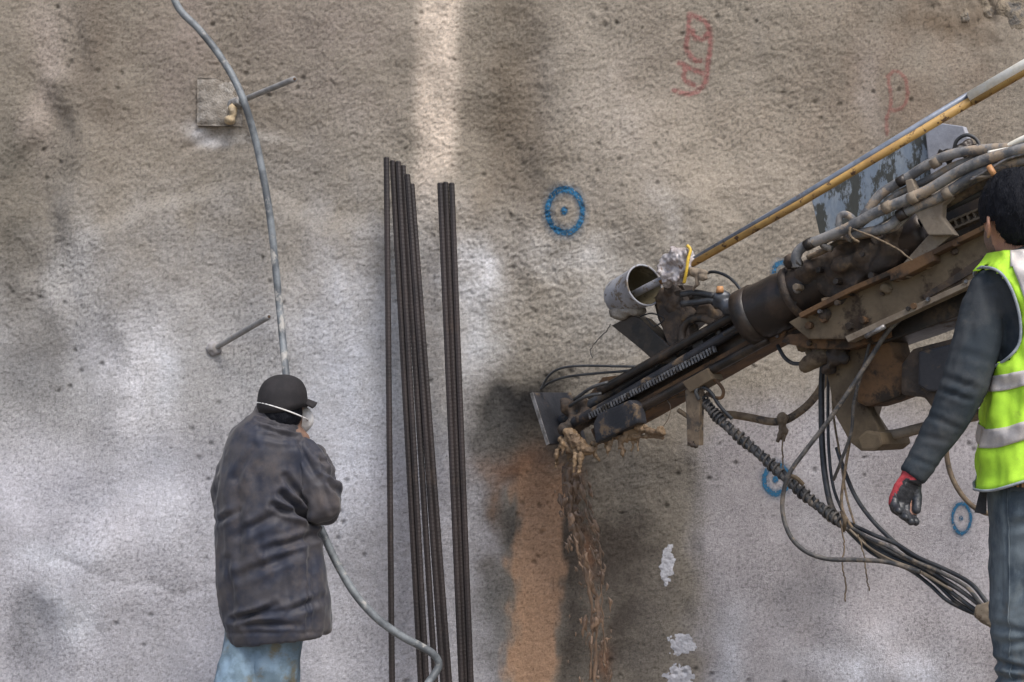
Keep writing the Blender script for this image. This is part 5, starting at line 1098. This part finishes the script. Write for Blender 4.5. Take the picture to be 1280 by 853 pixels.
# jeans
mb = MB(); mb.tube([L(1318, 603), L(1318, 614), L(1318, 640), L(1318, 672)], [(.182, .125), (.184, .132), (.182, .138), (.175, .135)], 30, flat=(1, 0, 0))
for cx, dx in ((1281, 0), (1358, 4)): mb.limb([L(cx, 640), L(cx + 1, 700), L(cx + 1 + dx, 770, .0), L(cx + 4 + dx, 830, .01), L(cx + 4 + dx, 900), Vector((L(cx + dx, 700).x, D, foot_z + .09))], [(.092, .12), (.095, .105), (.094, .095), (.088, .085), (.082, .078), (.078, .075)], (1, 0, 0))
v_, f_, n_ = mb.fused(.0062, 3); px_, py_ = project(v_[:, 0], v_[:, 1], v_[:, 2]); dsp = np.zeros(len(v_))
for q in [(1238, 825, 1280, 838, 4, .010), (1240, 846, 1284, 850, 4, .010), (1250, 806, 1290, 800, 5, .007), (1262, 660, 1300, 650, 6, .006), (1252, 700, 1256, 800, 5, .004), (1258, 610, 1260, 800, 1.8, .003), (1240, 780, 1280, 790, 5, .006), (1246, 870, 1290, 862, 5, .008), (1266, 760, 1290, 720, 6, .006)]: dsp += fold(*q)
for amp, sc, sd_ in ((.004, (9, 9, 12), 5), (.0015, (30, 30, 30), 8)): dsp += amp * (1 - 2.2 * np.abs(fb3(v_ * np.array(sc), sd_, 2)))
jn = obj('jeans', v_ + n_ * dsp[:, None], f_, M['jeans'], wr)
def surf(px, py):
    """nearest jeans point along a view ray"""
    d = np.hypot(px_ - px, py_ - py); c = np.where(d < 3.2)[0]
    if len(c) == 0: return None
    i = c[np.argmin(v_[c, 1])]; return Vector(v_[i] + n_[i] * (dsp[i] + .001))
seam = [surf(1259 + (y - 605) * .012, y) for y in range(606, 880, 9)]; seam = [p for p in seam if p is not None]
MB().tube(catmull(seam, 3), .0020, 6).build('side_seam', M['jeans'], jn)
wb = MB().tube([L(1318, 602), L(1318, 613)], [(.187, .130), (.187, .135)], 40, flat=(1, 0, 0)).build('waistband', M['jeans'], jn)
sp_ = surf(1257, 607)
if sp_: MB().ell(sp_ + Vector((0, -.005, 0)), (.0055, .003, .0055), nu=10, nv=6).build('rivet', M['copper'], jn)
for cx in (1278, 1360):
    b0 = Vector((L(cx, 700).x, D, foot_z)); mb = MB().limb([b0 + Vector((0, -.06, .05)), b0 + fT * .10 + Zu * .045, b0 + fT * .20 + Zu * .035], [(.045, .048), (.05, .045), (.042, .035)], sT).limb([b0 + Zu * .05, b0 + Zu * .15], [.05, .05])
    v_, f_, n_ = mb.fused(.008, 2); v_[:, 2] = np.maximum(v_[:, 2], foot_z); obj('boot', v_, f_, M['boot'], wr)
print('triangles', sum(len(o.data.polygons) * 2 for o in scene.objects if o.type == 'MESH'), 'objects', len(scene.objects))
